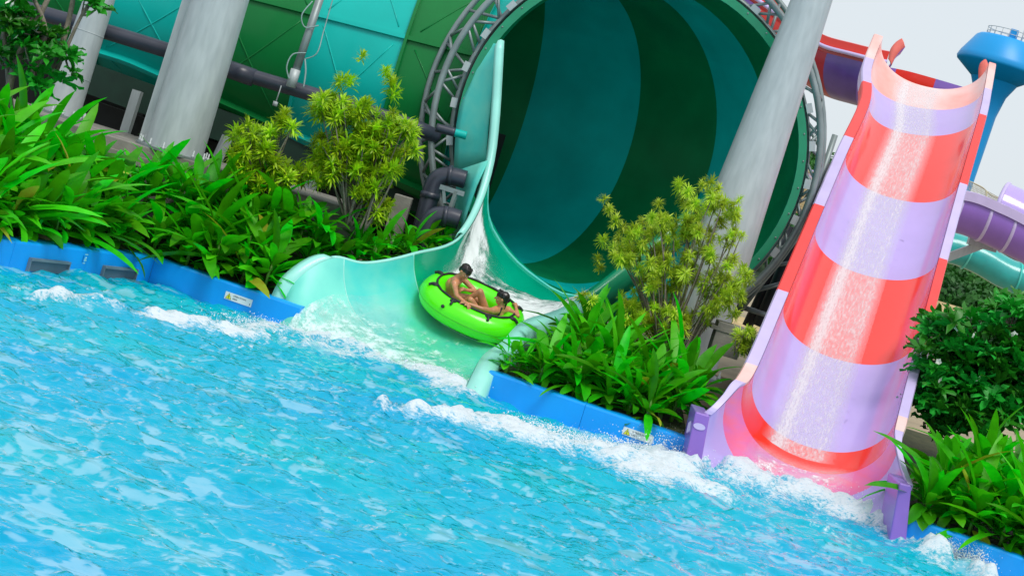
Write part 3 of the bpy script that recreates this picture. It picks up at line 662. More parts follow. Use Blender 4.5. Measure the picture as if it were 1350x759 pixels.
# curled wall tips behind the crest
for A_t,B_t,d_,lb in (([(1171,78),(1174,65),(1181,56),(1189,51)],[(1175,86),(1180,76),(1187,67),(1193,62)],41.2,'curled pink wall tip at the left of the crest'),([(1290,106),(1290,93),(1292,84),(1298,79)],[(1296,106),(1301,96),(1303,88),(1300,80)],41.0,'curled pink wall tip at the right of the crest')):
    a_=spline([P(x,y,d_) for x,y in A_t],5); b2=spline([P(x,y,d_) for x,y in B_t],5)
    tip=mk('wall_tip',gridgeo([[p,p.lerp(q_,.5)+Vector((0,-.02,.01)),q_] for p,q_ in zip(a_,b2)]),mat('salmon_tip',(.96,.22,.18),.4,spec=.3),RS,solid=.03,label=lb)
    mk('tip_underside',gridgeo([[q_,q_+Vector((.02,.5,-.12))] for q_ in b2]),purp,tip,solid=.02)
# support frame under the slide
for px,py,d in ((1010,330,36.5),(1060,200,41),):
    pass

# ================================================================== COLUMNS
def column(top,bot,rt,rb,label,nb=14,zx=0,strip=False):
    a,b_=Vector(top),Vector(bot); w=empty('steel_column',b_,label,'column','big galvanised support columns')
    n=40; q=(a-b_).to_track_quat('Z','Y').to_matrix(); V=[];Fc=[]
    K=8
    for i in range(K+1):
        f=i/K; c=b_.lerp(a,f); r=rb+(rt-rb)*f
        for j in range(n):
            an=2*math.pi*j/n; V.append(c+q@Vector((r*math.cos(an),r*math.sin(an),0)))
    for i in range(K):
        for j in range(n): Fc.append((i*n+j,i*n+(j+1)%n,(i+1)*n+(j+1)%n,(i+1)*n+j))
    mk('shaft',(V,Fc),galv,w)
    bpl=mk('base_plate',lathe([(0,.04),(rb+.14,.04),(rb+.14,0),(0,0)],b_,40),galvd,w,smooth=False)
    bm_=None
    for k in range(nb):
        an=2*math.pi*k/nb+.1; p=b_+Vector((math.cos(an),math.sin(an),0))*(rb+.085)
        if bm_ is None:
            bo=mk('anchor_bolt',join(lathe([(0,.16),(.014,.16),(.014,0)],(0,0,0),8),lathe([(.0,.085),(.028,.085),(.028,.04),(0,.04)],(0,0,0),6)),galv,bpl,local=True); bo.location=p-b_; bm_=bo.data
        else: inst(bm_,'anchor_bolt',bpl,p-b_)
    for f in ((.2,.42,.72) if strip else ()):
        c=b_.lerp(a,f); r=rb+(rt-rb)*f; mk('weld_ring',tube([c+q@Vector((r*math.cos(t_),r*math.sin(t_),0)) for t_ in [2*math.pi*k/32 for k in range(32)]],.008,5,closed=True),galv,w)
    # seam weld
    mk('seam_weld',tube([b_+q@Vector((-rb*.55,-rb*.84,0)),a+q@Vector((-rt*.55,-rt*.84,0))],.010,5),galv,w)
    return w
TZ=1.86
def colline(l_top,r_top,l_bot,r_bot,d,label,zbase=None,ext=1.6,**k):
    ct=((l_top[0]+r_top[0])/2,(l_top[1]+r_top[1])/2); cb=((l_bot[0]+r_bot[0])/2,(l_bot[1]+r_bot[1])/2)
    A=P(*ct,d); B=P(*cb,d); wt=abs(uv(*r_top)[0]-uv(*l_top)[0])*d/F/2; wb=abs(uv(*r_bot)[0]-uv(*l_bot)[0])*d/F/2
    slope=(wb-wt)/(A-B).length; dirv=(A-B).normalized(); A2=A+dirv*ext
    if zbase is not None and abs(B.z-zbase)>.01:
        tt=(zbase-B.z)/dirv.z; B=B+dirv*tt; wb-=slope*tt
    return column(A2,B,wt-slope*ext,wb,label,**k)
colline((105,15),(150,5),(62,128),(108,142),33.6,'slimmer grey steel column at far left behind the frangipani',zbase=TZ,strip=True)
colline((250,3),(327,5),(192,185),(268,205),32.6,'thick grey steel column left of centre with a ring of anchor bolts',zbase=TZ)
colline((1043,0),(1098,0),(962,200),(1035,200),32.6,'tall tapering grey steel column in front of the funnel mouth at right',zbase=.9,ext=2)
# second slim plate beside the thick column
a=P(247,6,32.9);b_=P(189,190,32.9)
s=empty('steel_post',b_,'narrow grey steel post hugging the left side of the thick column','post')
mk('shaft',bar(a+(a-b_).normalized()*1.5,b_-Vector((0,0,.1)),.16,.2),galv,s,smooth=False,bevel=.01)
# terrace
te=empty('concrete_terrace',(-6,32.6,.6),'weathered concrete plinth carrying the grey columns behind the left hedge','plinth')
for k in range(4):
    x0=-11.5+k*2.2; mk('plinth_block',box((x0+1.095,33.3,(TZ+.2)/2),(2.18,2.6,TZ-.2)),conc,te,smooth=False,bevel=.015)
mk('plinth_ledge',box((-7.1,32.0,TZ-.26),(8.8,.16,.16)),conc,te,smooth=False,bevel=.01)
pb=empty('concrete_block',P(960,440,30.8),'low grey concrete block between the hedge and the striped slide','block')
mk('block',box(P(958,447,31),(.45,.5,.5)),conc,pb,smooth=False,bevel=.01); mk('cap',box(P(956,434,31)+Vector((0,0,.0)),(.5,.55,.06)),conc,pb,smooth=False)
# ------------------------------------------------ dark structure beneath the barrel
us=empty('funnel_trestle',(-7,38,.9),'dark green steel support beams and grey posts under the funnel barrel','frame')
def beam(p,q,w,h,m_=steelk,name='beam'): mk(name,bar(P(*p),P(*q),w,h),m_,us,smooth=False)
beam((95,95,35.8),(560,262,35.8),.2,.55)
beam((120,150,36.4),(560,300,36.4),.3,.5,darkw)
for x,y,x2,y2 in ((182,120,160,190),(300,180,275,235),(350,190,330,250),(420,215,400,270)): beam((x,y,35.0),(x2,y2,35.0),.16,.16,galv,'post')
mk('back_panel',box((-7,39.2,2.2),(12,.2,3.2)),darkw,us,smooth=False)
for x in (-9.2,-7.6,-6.2,-4.6,-3.0): mk('post',box((x,36.6,1.7),(.28,.28,1.8)),darkw,us,smooth=False)
# conduit pole with cables
cpz=empty('conduit_pole',P(385,105,33.6),'slanting grey conduit pole with looping white cables before the funnel','pole')
mk('pole',tube([P(428,-20,33.6),P(384,112,33.6)],.07,12),galvd,cpz)
mk('clamp',tube([P(390,92,33.58),P(383,115,33.58)],.085,12),galv,cpz)
mk('cable',tube(spline([P(412,2,33.5),P(398,20,33.45),P(402,36,33.5),P(420,34,33.5)],8),.011,6),cabm,cpz)
mk('cable',tube(spline([P(440,-5,33.5),P(427,40,33.5),P(418,70,33.45),P(402,78,33.5)],8),.010,6),cabm,cpz)
mk('cable',tube(spline([P(403,70,33.5),P(386,72,33.45),P(378,88,33.45),P(381,104,33.5)],8),.013,6),cabm,cpz)
mk('cable',tube(spline([P(402,78,33.5),P(403,95,33.48),P(400,116,33.5)],6),.015,6),cabm,cpz)
# pipes
pp=empty('water_pipe',P(380,110,33.8),'long dark grey water pipe running across under the funnel barrel','pipe')
def pipe(pts,r,par,name='pipe_run',m_=pvc,per=6): return mk(name,tube(spline([P(*p) for p in pts],per),r,16),m_,par)
pipe([(-20,-3,33.9),(140,42,33.9),(300,92,33.9)],.135,pp); pipe([(322,98,33.9),(440,133,33.9),(540,165,33.9),(575,180,34.2)],.128,pp)
mk('pipe_collar',tube([P(298,90,33.9),P(335,103,33.9)],.155,16),pvc,pp)
mk('hanger',join(tube([P(371,113,33.75),P(364,134,33.75)],.012,6),box(P(363,137,33.75),(.08,.05,.08))),galv,pp)
p2=empty('pipe_elbow',P(580,300,33.2),'upper dark pipe elbow beside the left wall of the trough','pipe','dark pipe elbows left of the trough')
pipe([(614,237,33.3),(592,232,33.3),(575,238,33.3),(566,262,33.3),(556,300,33.3),(548,335,33.3)],.155,p2)
mk('elbow_collar',tube([P(596,232,33.3),P(590,231,33.3)],.175,16),pvc,p2); mk('elbow_collar',tube([P(568,254,33.3),P(566,262,33.3)],.172,16),pvc,p2)
p3=empty('pipe_elbow',P(570,320,32.9),'lower dark pipe elbow beside the left wall of the trough','pipe','dark pipe elbows left of the trough')
pipe([(606,290,32.9),(588,285,32.9),(571,288,32.9),(562,305,32.9),(556,330,32.9),(552,350,32.9)],.165,p3)
mk('elbow_collar',tube([P(590,286,32.9),P(584,285,32.9)],.185,16),pvc,p3)
p4=empty('short_pipe',P(595,173,33.7),'short pipe half dark half turquoise entering the funnel wall','pipe')
pipe([(575,168,33.6),(600,175,33.6)],.075,p4); pipe([(598,174.5,33.6),(615,179,33.6)],.07,p4,m_=teal,name='turquoise_sleeve')
# bracket between elbows, plinth blocks
bk=empty('pipe_bracket',P(590,262,33.1),'small grey steel bracket between the two dark pipe elbows','bracket')
mk('arm',bar(P(580,246,33.0),P(612,256,33.0),.06,.08),galvd,bk,smooth=False); mk('arm',bar(P(602,252,33.0),P(592,282,33.0),.06,.08),galvd,bk,smooth=False); mk('arm',bar(P(585,250,33.0),P(586,268,33.0),.04,.05),galvd,bk,smooth=False)
cb=empty('plinth_block',P(525,280,33.2),'brown grey concrete footing left of the truss foot','block')
mk('footing',box(P(523,292,33.4),(.30,.35,.9)),conc,cb,smooth=False,bevel=.01)
# lattice legs right of the funnel, behind the slide
tl=empty('truss_tower',P(1020,380,35.5),'dark steel lattice legs between the funnel and the striped slide','truss')
for a_,b2,r_ in (((1101,178,35.2),(1060,300,35.2),.055),((1060,300,35.2),(968,418,35.2),.06),((1092,215,38.5),(1030,425,38.5),.06),((1085,268,35.4),(1008,440,35.4),.07),((1062,285,36),(1000,430,36),.12),((1045,300,36.2),(985,430,36.2),.1),
                 ((1010,352,35.3),(1048,345,35.3),.035),((970,402,35.3),(1020,418,35.3),.05),((1062,160,38.5),(1092,215,38.5),.04),((1092,215,38.5),(1062,262,38.5),.04),((1040,262,38.5),(1075,300,38.5),.04),((990,385,35.3),(1035,372,35.3),.04),((1000,300,36.5),(1070,330,36.5),.04)):
    mk('lattice_tube',tube([P(*a_),P(*b2)],r_,10),galvd if r_<.1 else pvc,tl)

# ================================================================== RAFT AND RIDERS
RC=UVP(-43,-40,31.0)
ax=Vector((math.cos(R(8)),-.10,-math.sin(R(8)))).normalized(); nrm0=Vector((.12,-math.sin(R(21)),math.cos(R(21)))); ay=nrm0.cross(ax).normalized(); az=ax.cross(ay).normalized()
RM=Matrix((ax,ay,az)).transposed()
def rl(x,y,z): return RC+RM@Vector((x,y,z))
RA=empty('inflatable_raft',RC,'bright lime green two seat inflatable raft with black grab strap','raft')
A_,B_,TRr=.66,.50,.215
def torus(a,b_,r,z=0,n=56,mseg=18,sq=1.0):
    V=[];Fc=[]
    for i in range(n):
        t=2*math.pi*i/n; ct,st=math.cos(t),math.sin(t); cx,cy=a*math.copysign(abs(ct)**.85,ct),b_*math.copysign(abs(st)**.85,st); nx_,ny_=ct*b_,st*a; l=math.hypot(nx_,ny_); nx_/=l;ny_/=l
        for j in range(mseg):
            p=2*math.pi*j/mseg; V.append(rl(cx+nx_*r*math.cos(p),cy+ny_*r*math.cos(p),z+r*sq*math.sin(p)))
    for i in range(n):
        for j in range(mseg): Fc.append((i*mseg+j,((i+1)%n)*mseg+j,((i+1)%n)*mseg+(j+1)%mseg,i*mseg+(j+1)%mseg))
    return V,Fc
mk('outer_tube',torus(A_,B_,TRr),raftm,RA)
n=40; mk('valve',ico(rl(-.35,-B_-TRr*.72,TRr*.55),(.03,.03,.03),2),strapm,RA); mk('weld_seam',tube([rl((A_+TRr*1.0)*math.copysign(abs(math.cos(t_))**.9,math.cos(t_)),(B_+TRr*1.0)*math.copysign(abs(math.sin(t_))**.9,math.sin(t_)),0) for t_ in [2*math.pi*k/72 for k in range(72)]],.007,5,closed=True),mat('dark_lime_seam',(.04,.55,.0),.4),RA)
n=40; mk('raft_floor',([rl(A_*math.cos(2*math.pi*k/n),B_*math.sin(2*math.pi*k/n),-.13) for k in range(n)]+[rl(A_*math.cos(2*math.pi*k/n),B_*math.sin(2*math.pi*k/n),-.17) for k in range(n)],[tuple(range(n)),tuple(range(n,2*n))[::-1]]),raftm,RA,smooth=False)
def topring(t,lift=.0):
    ct,st=math.cos(t),math.sin(t); return rl(A_*math.copysign(abs(ct)**.85,ct),B_*math.copysign(abs(st)**.85,st),TRr+lift)
mk('grab_strap',tube([topring(2*math.pi*k/64,.006+.010*abs(math.sin(k*.785))) for k in range(64)],.018,7,closed=True),strapm,RA)
for k in range(8):
    t_=2*math.pi*(k+.6)/8; c=topring(t_); q=rl(A_*math.cos(t_)*1.24,B_*math.sin(t_)*1.3,TRr*.86)
    mk('strap_patch',ico(c.lerp(q,.25),(.06,.045,.03),2),strapm,RA)
    mk('handle',tube(spline([c,c.lerp(q,.5)+RM@Vector((0,0,.03)),q],5),.022,7),strapm,RA)
# bodies: capsules fused by voxel remesh into one continuous skin
def capsule(a,b_,ra,rb,n=12):
    a,b_=Vector(a),Vector(b_); d=b_-a; L_=d.length
    pts=[];rad=[]
    for k in range(5): 
        an=R(-90+22.5*k); pts.append(a+d.normalized()*(math.sin(an)*ra)); rad.append(max(ra*math.cos(an),.0008))
    pts.append(a.lerp(b_,.5)); rad.append((ra+rb)/2)
    for k in range(5):
        an=R(22.5*k); pts.append(b_+d.normalized()*(math.sin(an)*rb)); rad.append(max(rb*math.cos(an),.0008))
    return tube(pts,rad,n)
def ell(c,r,rotm=None):
    V,Fc=ico((0,0,0),r,2); Rr=rotm if rotm is not None else Matrix.Identity(3); return [Vector(c)+Rr@v for v in V],Fc
def fuse(name,geos,m_,par,vox=.009,smooth_it=3,label=None):
    V,Fc=join(*geos); me=bpy.data.meshes.new('tmp'); me.from_pydata([tuple(v) for v in V],[],Fc); me.update()
    ob=bpy.data.objects.new('tmp',me); COL.objects.link(ob); r_=ob.modifiers.new('r','REMESH'); r_.mode='VOXEL'; r_.voxel_size=vox
    s_=ob.modifiers.new('s','SMOOTH'); s_.iterations=smooth_it; s_.factor=.5
    dg=bpy.context.evaluated_depsgraph_get(); me2=bpy.data.meshes.new_from_object(ob.evaluated_get(dg))
    V=[v.co.copy() for v in me2.vertices]; Fc=[tuple(p.vertices) for p in me2.polygons]
    bpy.data.objects.remove(ob); bpy.data.meshes.remove(me); bpy.data.meshes.remove(me2)
    return mk(name,(V,Fc),m_,par,label=label)
def person(label,J,face,grp_hair,shirt=False,bun=False,k_=1.0):
    W3=lambda p: rl(*p)
    j={k:W3(v) for k,v in J.items()}
    par=empty('person',j['pelvis'],label,'person','riders in the green raft')
    g=[]
    C=lambda a,b_,ra,rb: g.append(capsule(j[a] if isinstance(a,str) else a,j[b_] if isinstance(b_,str) else b_,ra*k_,rb*k_))
    C('pelvis','chest',.115,.12); C('chest','neck',.115,.06); C('sho_n','sho_f',.062,.062); C('pelvis_n','pelvis_f',.10,.10); C('neck','head',.048,.05)
    mid=(j['chest']+j['neck'])/2; C(mid,'sho_n',.085,.06); C(mid,'sho_f',.085,.06)
    for s_ in 'nf':
        C('sho_'+s_,'elb_'+s_,.052,.038); C('elb_'+s_,'wri_'+s_,.038,.026)
        w_=j['wri_'+s_]; d=(w_-j['elb_'+s_]).normalized(); side=d.cross(RM@Vector((0,0,1))).normalized(); dn=(RM@Vector((0,0,-1)))
        palm=w_+d*.065; g.append(capsule(w_,palm,.028*k_,.036*k_))
        for q_ in range(4):
            o_=side*((q_-1.5)*.021); kn=palm+o_+d*(.045-abs(q_-1.2)*.006)+dn*.012; tip=kn+d*.018+dn*.045
            g.append(capsule(palm+o_*.8,kn,.011,.010)); g.append(capsule(kn,tip,.010,.008))
        th_=w_+d*.03+side*.03; g.append(capsule(th_-side*.01,th_+side*.03+d*.03+dn*.01,.013,.010))
        C('hip_'+s_,'kne_'+s_,.088,.058); C('kne_'+s_,'ank_'+s_,.055,.036)
        f_=j['ank_'+s_]; toe=J['toe_'+s_]; C('ank_'+s_,W3(toe),.038,.025)
    # head
    fx=(RM@Vector(face)).normalized(); up=(j['head']-j['neck']).normalized(); fx=(fx-up*fx.dot(up)*.7).normalized(); sx=up.cross(fx).normalized(); up2=fx.cross(sx).normalized()
    Hm=Matrix((fx,sx,up2)).transposed(); h=j['head']
    hp=lambda x,y,z: h+Hm@Vector((x,y,z))
    g.append(ell(hp(-.01,0,.02),(.098*k_,.078*k_,.098*k_),Hm)); g.append(ell(hp(.028,0,-.045),(.062,.056,.062),Hm)); g.append(ell(hp(.05,0,-.088),(.028,.028,.022),Hm))
    g.append(capsule(hp(.085,0,.022),hp(.112,0,-.018),.011,.016)); 
    for y in (-1,1):
        g.append(ell(hp(-.005,y*.083,-.005),(.018,.01,.030),Hm)); g.append(ell(hp(.074,y*.030,.030),(.018,.026,.010),Hm)); g.append(ell(hp(.06,y*.042,-.02),(.024,.022,.02),Hm))
    g.append(ell(hp(.083,0,-.052),(.012,.024,.007),Hm)); g.append(ell(hp(.08,0,-.064),(.012,.02,.008),Hm))
    b_=fuse('body',g,skin,par,.0085,2)
    # hair: cap with ragged fringe
    hg=[ell(hp(-.028,0,.045),(.098*k_,.088*k_,.090*k_),Hm),ell(hp(-.055,0,-.0),(.062,.078,.075),Hm)]
    rnd=random.Random(3)
    for q_ in range(26):
        an=rnd.uniform(-1.3,1.3); a_=hp(math.cos(an)*.055,math.sin(an)*.065,.105); c_=hp(math.cos(an)*.092,math.sin(an)*.082,.055+rnd.uniform(-.012,.012)); hg.append(capsule(a_,c_,.018,.008,8))
    if bun: hg.append(ell(hp(-.10,0,-.01),(.035,.035,.04),Hm)); hg.append(capsule(hp(-.085,0,-.03),hp(-.07,.01,-.16),.022,.008))
    fuse('hair',hg,hair,par,.009,1)
    for y in (-1,1):
        mk('eye',ell(hp(.083,y*.031,.012),(.009,.013,.0085),Hm),whitep,par); mk('iris',ell(hp(.090,y*.031,.012),(.004,.006,.006),Hm),hair,par); mk('eyebrow',capsule(hp(.092,y*.016,.036),hp(.084,y*.046,.034),.005,.003),hair,par)
    mk('lips',ell(hp(.0885,0,-.058),(.008,.019,.007),Hm),mat('lips',(.45,.13,.10),.4),par)
    return par,j,hp
p1=dict(pelvis=(-.42,.06,-.10),chest=(-.42,.04,.20),neck=(-.38,.02,.37),head=(-.32,.0,.50),
 sho_n=(-.38,-.15,.31),sho_f=(-.34,.19,.30),elb_n=(-.25,-.36,.24),elb_f=(-.06,.16,.20),wri_n=(-.07,-.47,.25),wri_f=(-.20,-.02,.24),
 pelvis_n=(-.40,-.05,-.08),pelvis_f=(-.40,.15,-.08),hip_n=(-.36,-.05,-.06),hip_f=(-.36,.16,-.06),kne_n=(-.06,.0,-.02),kne_f=(-.02,.24,.05),ank_n=(.25,.05,-.07),ank_f=(.28,.22,-.05),toe_n=(.33,.06,-.02),toe_f=(.36,.22,.0))
person('short haired bare chested rider at the left of the raft, looking down',p1,(.75,-.55,-.55),True)
p2=dict(pelvis=(.30,.0,-.10),chest=(.40,-.04,.12),neck=(.43,-.05,.26),head=(.39,-.05,.385),
 sho_n=(.34,-.21,.20),sho_f=(.53,.10,.19),elb_n=(.20,-.38,.235),elb_f=(.72,-.02,.22),wri_n=(-.03,-.46,.25),wri_f=(.62,.18,.25),
 pelvis_n=(.28,-.10,-.08),pelvis_f=(.30,.10,-.08),hip_n=(.22,-.10,-.06),hip_f=(.24,.10,-.06),kne_n=(-.04,-.20,.20),kne_f=(.02,.02,.30),ank_n=(-.13,-.12,-.06),ank_f=(-.20,.0,-.04),toe_n=(-.24,-.12,-.06),toe_f=(-.30,.02,-.05))
pr2,j2,hp2=person('dark haired rider with black halter straps reclining at the right of the raft',p2,(-1,-.15,.12),True,bun=True,k_=.95)
mk('halter_strap',join(capsule(j2['neck']+RM@Vector((.02,-.06,0)),j2['chest']+RM@Vector((.05,-.12,-.02)),.014,.016),capsule(j2['chest']+RM@Vector((-.06,-.13,-.04)),j2['chest']+RM@Vector((.14,-.10,-.04)),.018,.018)),cloth,pr2,label='black halter top straps')

# ================================================================== PLANTS
def blade(Ln,w,arch,fold=.18,n=6,tipcurl=0,wave=0):
    V=[];Fc=[]
    ts=[0,.14,.34,.56,.76,.90,1] if n==6 else [i/n for i in range(n+1)]
    for i in range(n+1):
        t=ts[i]; wd=w*max(0,math.sin(math.pi*t**1.22))**.62*(1 if t<.99 else 0)+w*.02
        if i==0: wd=w*.14
        a=arch*t+tipcurl*t*t; 
        x=Ln*(math.sin(a)/arch if arch else t) if arch else Ln*t; z=Ln*((1-math.cos(a))/arch)*-1 if arch else 0
        wz=wave*math.sin(t*9)*wd
        V+= [Vector((x,-wd/2,z+wd*fold+wz)),Vector((x,0,z)),Vector((x,wd/2,z+wd*fold-wz))]
    for i in range(n):
        for j in range(2): Fc.append((i*3+j,(i+1)*3+j,(i+1)*3+j+1,i*3+j+1))
    return V,Fc
def meshonly(name,geo,m_):
    me=bpy.data.meshes.new(name); me.from_pydata([tuple(v) for v in geo[0]],[],geo[1]); me.update(); me.polygons.foreach_set('use_smooth',[True]*len(me.polygons)); me.materials.append(m_); return me
bl=[]
for m_,wgt in ((leafA,6),(leafB,3),(leafY,.16)):
    for Ln,w,ar,tc_ in ((.54,.19,.6,0),(.60,.17,.35,.3),(.48,.20,1.0,0),(.52,.16,.2,0),(.44,.17,1.4,.2)):
        bl.append((meshonly('leaf',blade(Ln,w,ar,.10+random.random()*.10,tipcurl=tc_,wave=random.uniform(-.1,.1)),m_),wgt))
stemm=mat('leaf_stalk',(.10,.30,.02),.5)
def plant(loc,label,grp,nl=20,sc=1.0,lean=(0,0)):
    o=empty('leafy_plant',loc,label,'plant',grp,rz=random.uniform(0,6.28))
    for k in range(nl):
        f=k/nl; low=f>.74; el=R(80-62*f/.74+random.uniform(-14,14)) if not low else R(random.uniform(-8,26)); azm=k*2.4+random.uniform(-.4,.4)
        me=random.choices([b[0] for b in bl],[b[1] for b in bl])[0]
        q=Quaternion((0,0,1),azm)@Quaternion((0,1,0),-el)@Quaternion((1,0,0),random.uniform(-.5,.5))
        l=bpy.data.objects.new('leaf',me); COL.objects.link(l); l.parent=o; l.rotation_mode='QUATERNION'; l.rotation_quaternion=q
        z=random.uniform(.0,.42)*sc*(1-f*.5)+.12 if not low else random.uniform(.06,.26)*sc; l.location=(math.cos(azm)*.06,math.sin(azm)*.06,z); s_=sc*random.uniform(.72,1.15); l.scale=(s_,s_,s_)
    mk('stalk',tube([(0,0,-.05),(.02,0,.25*sc),(0,.02,.5*sc)],[.035,.028,.012],6),stemm,o,local=True)
    return o
ORD_X=0
ORD=['first','second','third','fourth','fifth','sixth','seventh','eighth','ninth','tenth','eleventh','twelfth','thirteenth','fourteenth','fifteenth','sixteenth','seventeenth','eighteenth','nineteenth','twentieth']
def bed(a0,a1,rowsn,spacing,dy,z0,dz,side,sc0=1,scd=.0,nl=20,jit=.12,off0=.42,cut=0):
    nl=int(nl*1.25); spacing*=.84; dy*=.84 if rowsn<4 else .95
    d=a1-a0; L_=d.length; e=d.normalized(); nb=Vector((-e.y,e.x,0)); nb=nb if nb.y>0 else -nb
    names=['front','second','third','back']
    for r_ in range(rowsn):
        nn_=int(L_/spacing); 
        for k in range(nn_):
            t_=(k+.5*(r_%2)+.25)/nn_*L_
            if t_>L_-cut*r_: continue
            p=a0+e*(t_+random.uniform(-jit,jit))+nb*(off0+r_*dy+random.uniform(-jit,jit)); p.z=z0+r_*dz
            lb='leafy plant, %s from left, %s row of the %s'%(ORD[k],names[r_],side)
            plant(p,lb,'plants in the %s row of the %s'%(names[r_],side),nl,sc0+scd*r_+random.uniform(-.08,.12))
def bedsoil(pts,label,z0,z1,dep):
    a=[Vector((p.x,p.y,0)) for p in pts]; R0_=[];R1=[]
    for i,p in enumerate(a):
        e=(a[min(i+1,len(a)-1)]-a[max(i-1,0)]).normalized(); n_=Vector((-e.y,e.x,0)); n_=n_ if n_.y>0 else -n_
        R0_.append(p+n_*.18+Vector((0,0,z0))); R1.append(Vector((p.x,34.0,z1)))
    g=gridgeo([[R0_[i].lerp(R1[i],k/5) for k in range(6)] for i in range(len(a))],True)
    mk('planting_bed',g,soil,kind='structure')
bedsoil([aL[0],aL[1],aL[2]],'',.33,1.0,2.9); bedsoil(aM,'',.33,1.0,4.0); bedsoil(aR,'',.30,.95,5)
bed(aL[0]+(aL[1]-aL[0]).normalized()*4.2,aL[1],4,.50,.55,.36,.23,'left bed before the bend',1.05,.035,28)
bed(aL[1]+Vector((-.25,0,0)),aL[2]-(aL[2]-aL[1]).normalized()*.5,3,.46,.52,.36,.15,'bed left of the mint flume',1.0,.07,26,cut=.42)
bed(aM[0]+Vector((.5,0,0)),aM[1]-(aM[1]-aM[0]).normalized()*.45,4,.40,.42,.36,.12,'bed between the slides',.86,.01,24)
bed(aR[0]+(aR[1]-aR[0]).normalized()*.15,aR[1]-(aR[1]-aR[0]).normalized()*4.2,4,.38,.46,.36,.14,'bed right of the striped slide',.95,.04,24)
# behind mint flume left wall: a few more
for kk,(px,py) in enumerate(sorted(((470,345),(505,335),(455,318),(500,315),(480,300)))):
    p=P(px,py,33.2); plant(Vector((p.x,p.y,p.z-.60)),'leafy plant, %s from left behind the left wall of the mint flume'%ORD[kk],'plants behind the mint flume',22,.68)
for kk,(px,py) in enumerate(sorted(((770,436),(790,418),(772,405),(800,402),(815,425)))):
    p=P(px,py,30.6); plant(Vector((p.x,p.y,p.z-.6)),'leafy plant, %s from left against the right wall of the mint flume'%ORD[kk],'plants right of the mint flume',22,.85)
for kk in range(13):
    px=190+kk*20; top=P(px,202+(px-190)*.27,31.35); plant(Vector((top.x,top.y+random.uniform(-.15,.15),top.z-.78)),'leafy plant, %s from left along the plinth under the lime shrubs'%ORD[kk],'plants along the plinth under the lime shrubs',26,.95)
for kk,(px,py,d_) in enumerate(((412,318,31.2),(432,308,31.6),(455,312,31.5),(478,308,31.8),(502,312,31.9),(522,306,32.3),(545,304,32.4),(566,300,32.8),(586,296,33.1))):
    p=P(px,py,d_); plant(Vector((p.x,p.y,p.z-.52)),'short leafy plant, %s from left along the curved top of the mint flume wall'%ORD[kk],'short plants along the mint flume wall',26,.72)
e_=(aM[1]-aM[0]).normalized()
for kk in range(3):
    p=aM[0]+e_*(.14+.2*kk)+Vector((.1,.36+.12*kk,0)); p.z=.38; plant(p,'small leafy plant, %s from left at the foot of the mint flume lip'%ORD[kk],'small plants at the foot of the mint flume lip',20,.55)
# rosette shrubs -------------------------------------------------
def rosette(n,Ln,w,m_,name,droop=.5):
    gs=[]
    for k in range(n):
        el=R(random.uniform(-25,80)); azm=k*2.4; V,Fc=blade(Ln*random.uniform(.75,1.1),w,random.uniform(.3,droop+.4),.1,3)
        M3=(Quaternion((0,0,1),azm)@Quaternion((0,1,0),-el)).to_matrix(); o_=Vector((0,0,random.uniform(-.14,.02)*Ln*4)); gs.append(([M3@v+o_ for v in V],Fc))
    return meshonly(name,join(*gs),m_)
def shrub(name,label,cat,base,tips,meshes,nst,stem_m,r0=.02,cl='leaf_cluster',sc=(.8,1.2),kinks=True,grp=None,stemlab=None):
    base=Vector(base); o=empty(name,base,label,cat,grp)
    st=[base+Vector((random.uniform(-.22,.22),random.uniform(-.15,.15),0)) for _ in range(nst)]
    for i,tp in enumerate(tips):
        s_=min(st,key=lambda q_:(Vector((q_.x-tp.x,q_.y-tp.y,0)).length+random.random()*.5)) 
        m1=s_.lerp(tp,.45)+Vector((random.uniform(-.08,.08),random.uniform(-.08,.08),random.uniform(0,.15)))
        if i<70: mk('branch',tube(spline([s_,m1,tp],4),[r0*(1-.65*k/8) for k in range(9)],5),stem_m,o)
        l=inst(random.choice(meshes),cl,o,tp-base,(random.uniform(-.5,.5),random.uniform(-.5,.5),random.uniform(0,6.28)),random.uniform(*sc))
    return o
limes=[rosette(48,.20,.030,limeL,'leaf_cluster') for _ in range(4)]
def tipsin(region,n,dmin,dmax,wt=None):
    out=[]
    while len(out)<n:
        x,y,rx,ry=random.choices(region,[r_[2]*r_[3] for r_ in region])[0]
        a=random.uniform(0,6.28); q_=math.sqrt(random.random()); out.append(P(x+rx*q_*math.cos(a),y+ry*q_*math.sin(a),random.uniform(dmin,dmax)))
    return out
bA=P(345,262,31.6)
shrub('lime_shrub','small lime green tufted shrub behind the left bed, nearer the thick column','shrub',bA,tipsin([(330,190,32,28),(372,160,24,14),(345,232,40,24),(400,228,20,12)],105,31.2,32.1),limes,7,bark,.022)
bB=P(470,300,31.6)
shrub('lime_shrub','tall lime green tufted shrub with bare stems before the funnel, left of the truss','shrub',bB,
  tipsin([(435,140,28,18),(480,165,45,30),(520,185,34,26),(470,220,60,36),(490,275,24,14),(435,200,24,30)],205,31.2,32.2)+[P(453,103,31.6),P(462,107,31.7),P(447,108,31.8),P(512,100,31.7),P(517,110,31.6),P(520,122,31.6),P(509,93,31.5),P(478,73,31.7)],limes,9,bark,.024)
olives=[rosette(84,.145,.016,oliveL,'leaf_cluster',.9) for _ in range(4)]
bC=P(880,470,30.6)
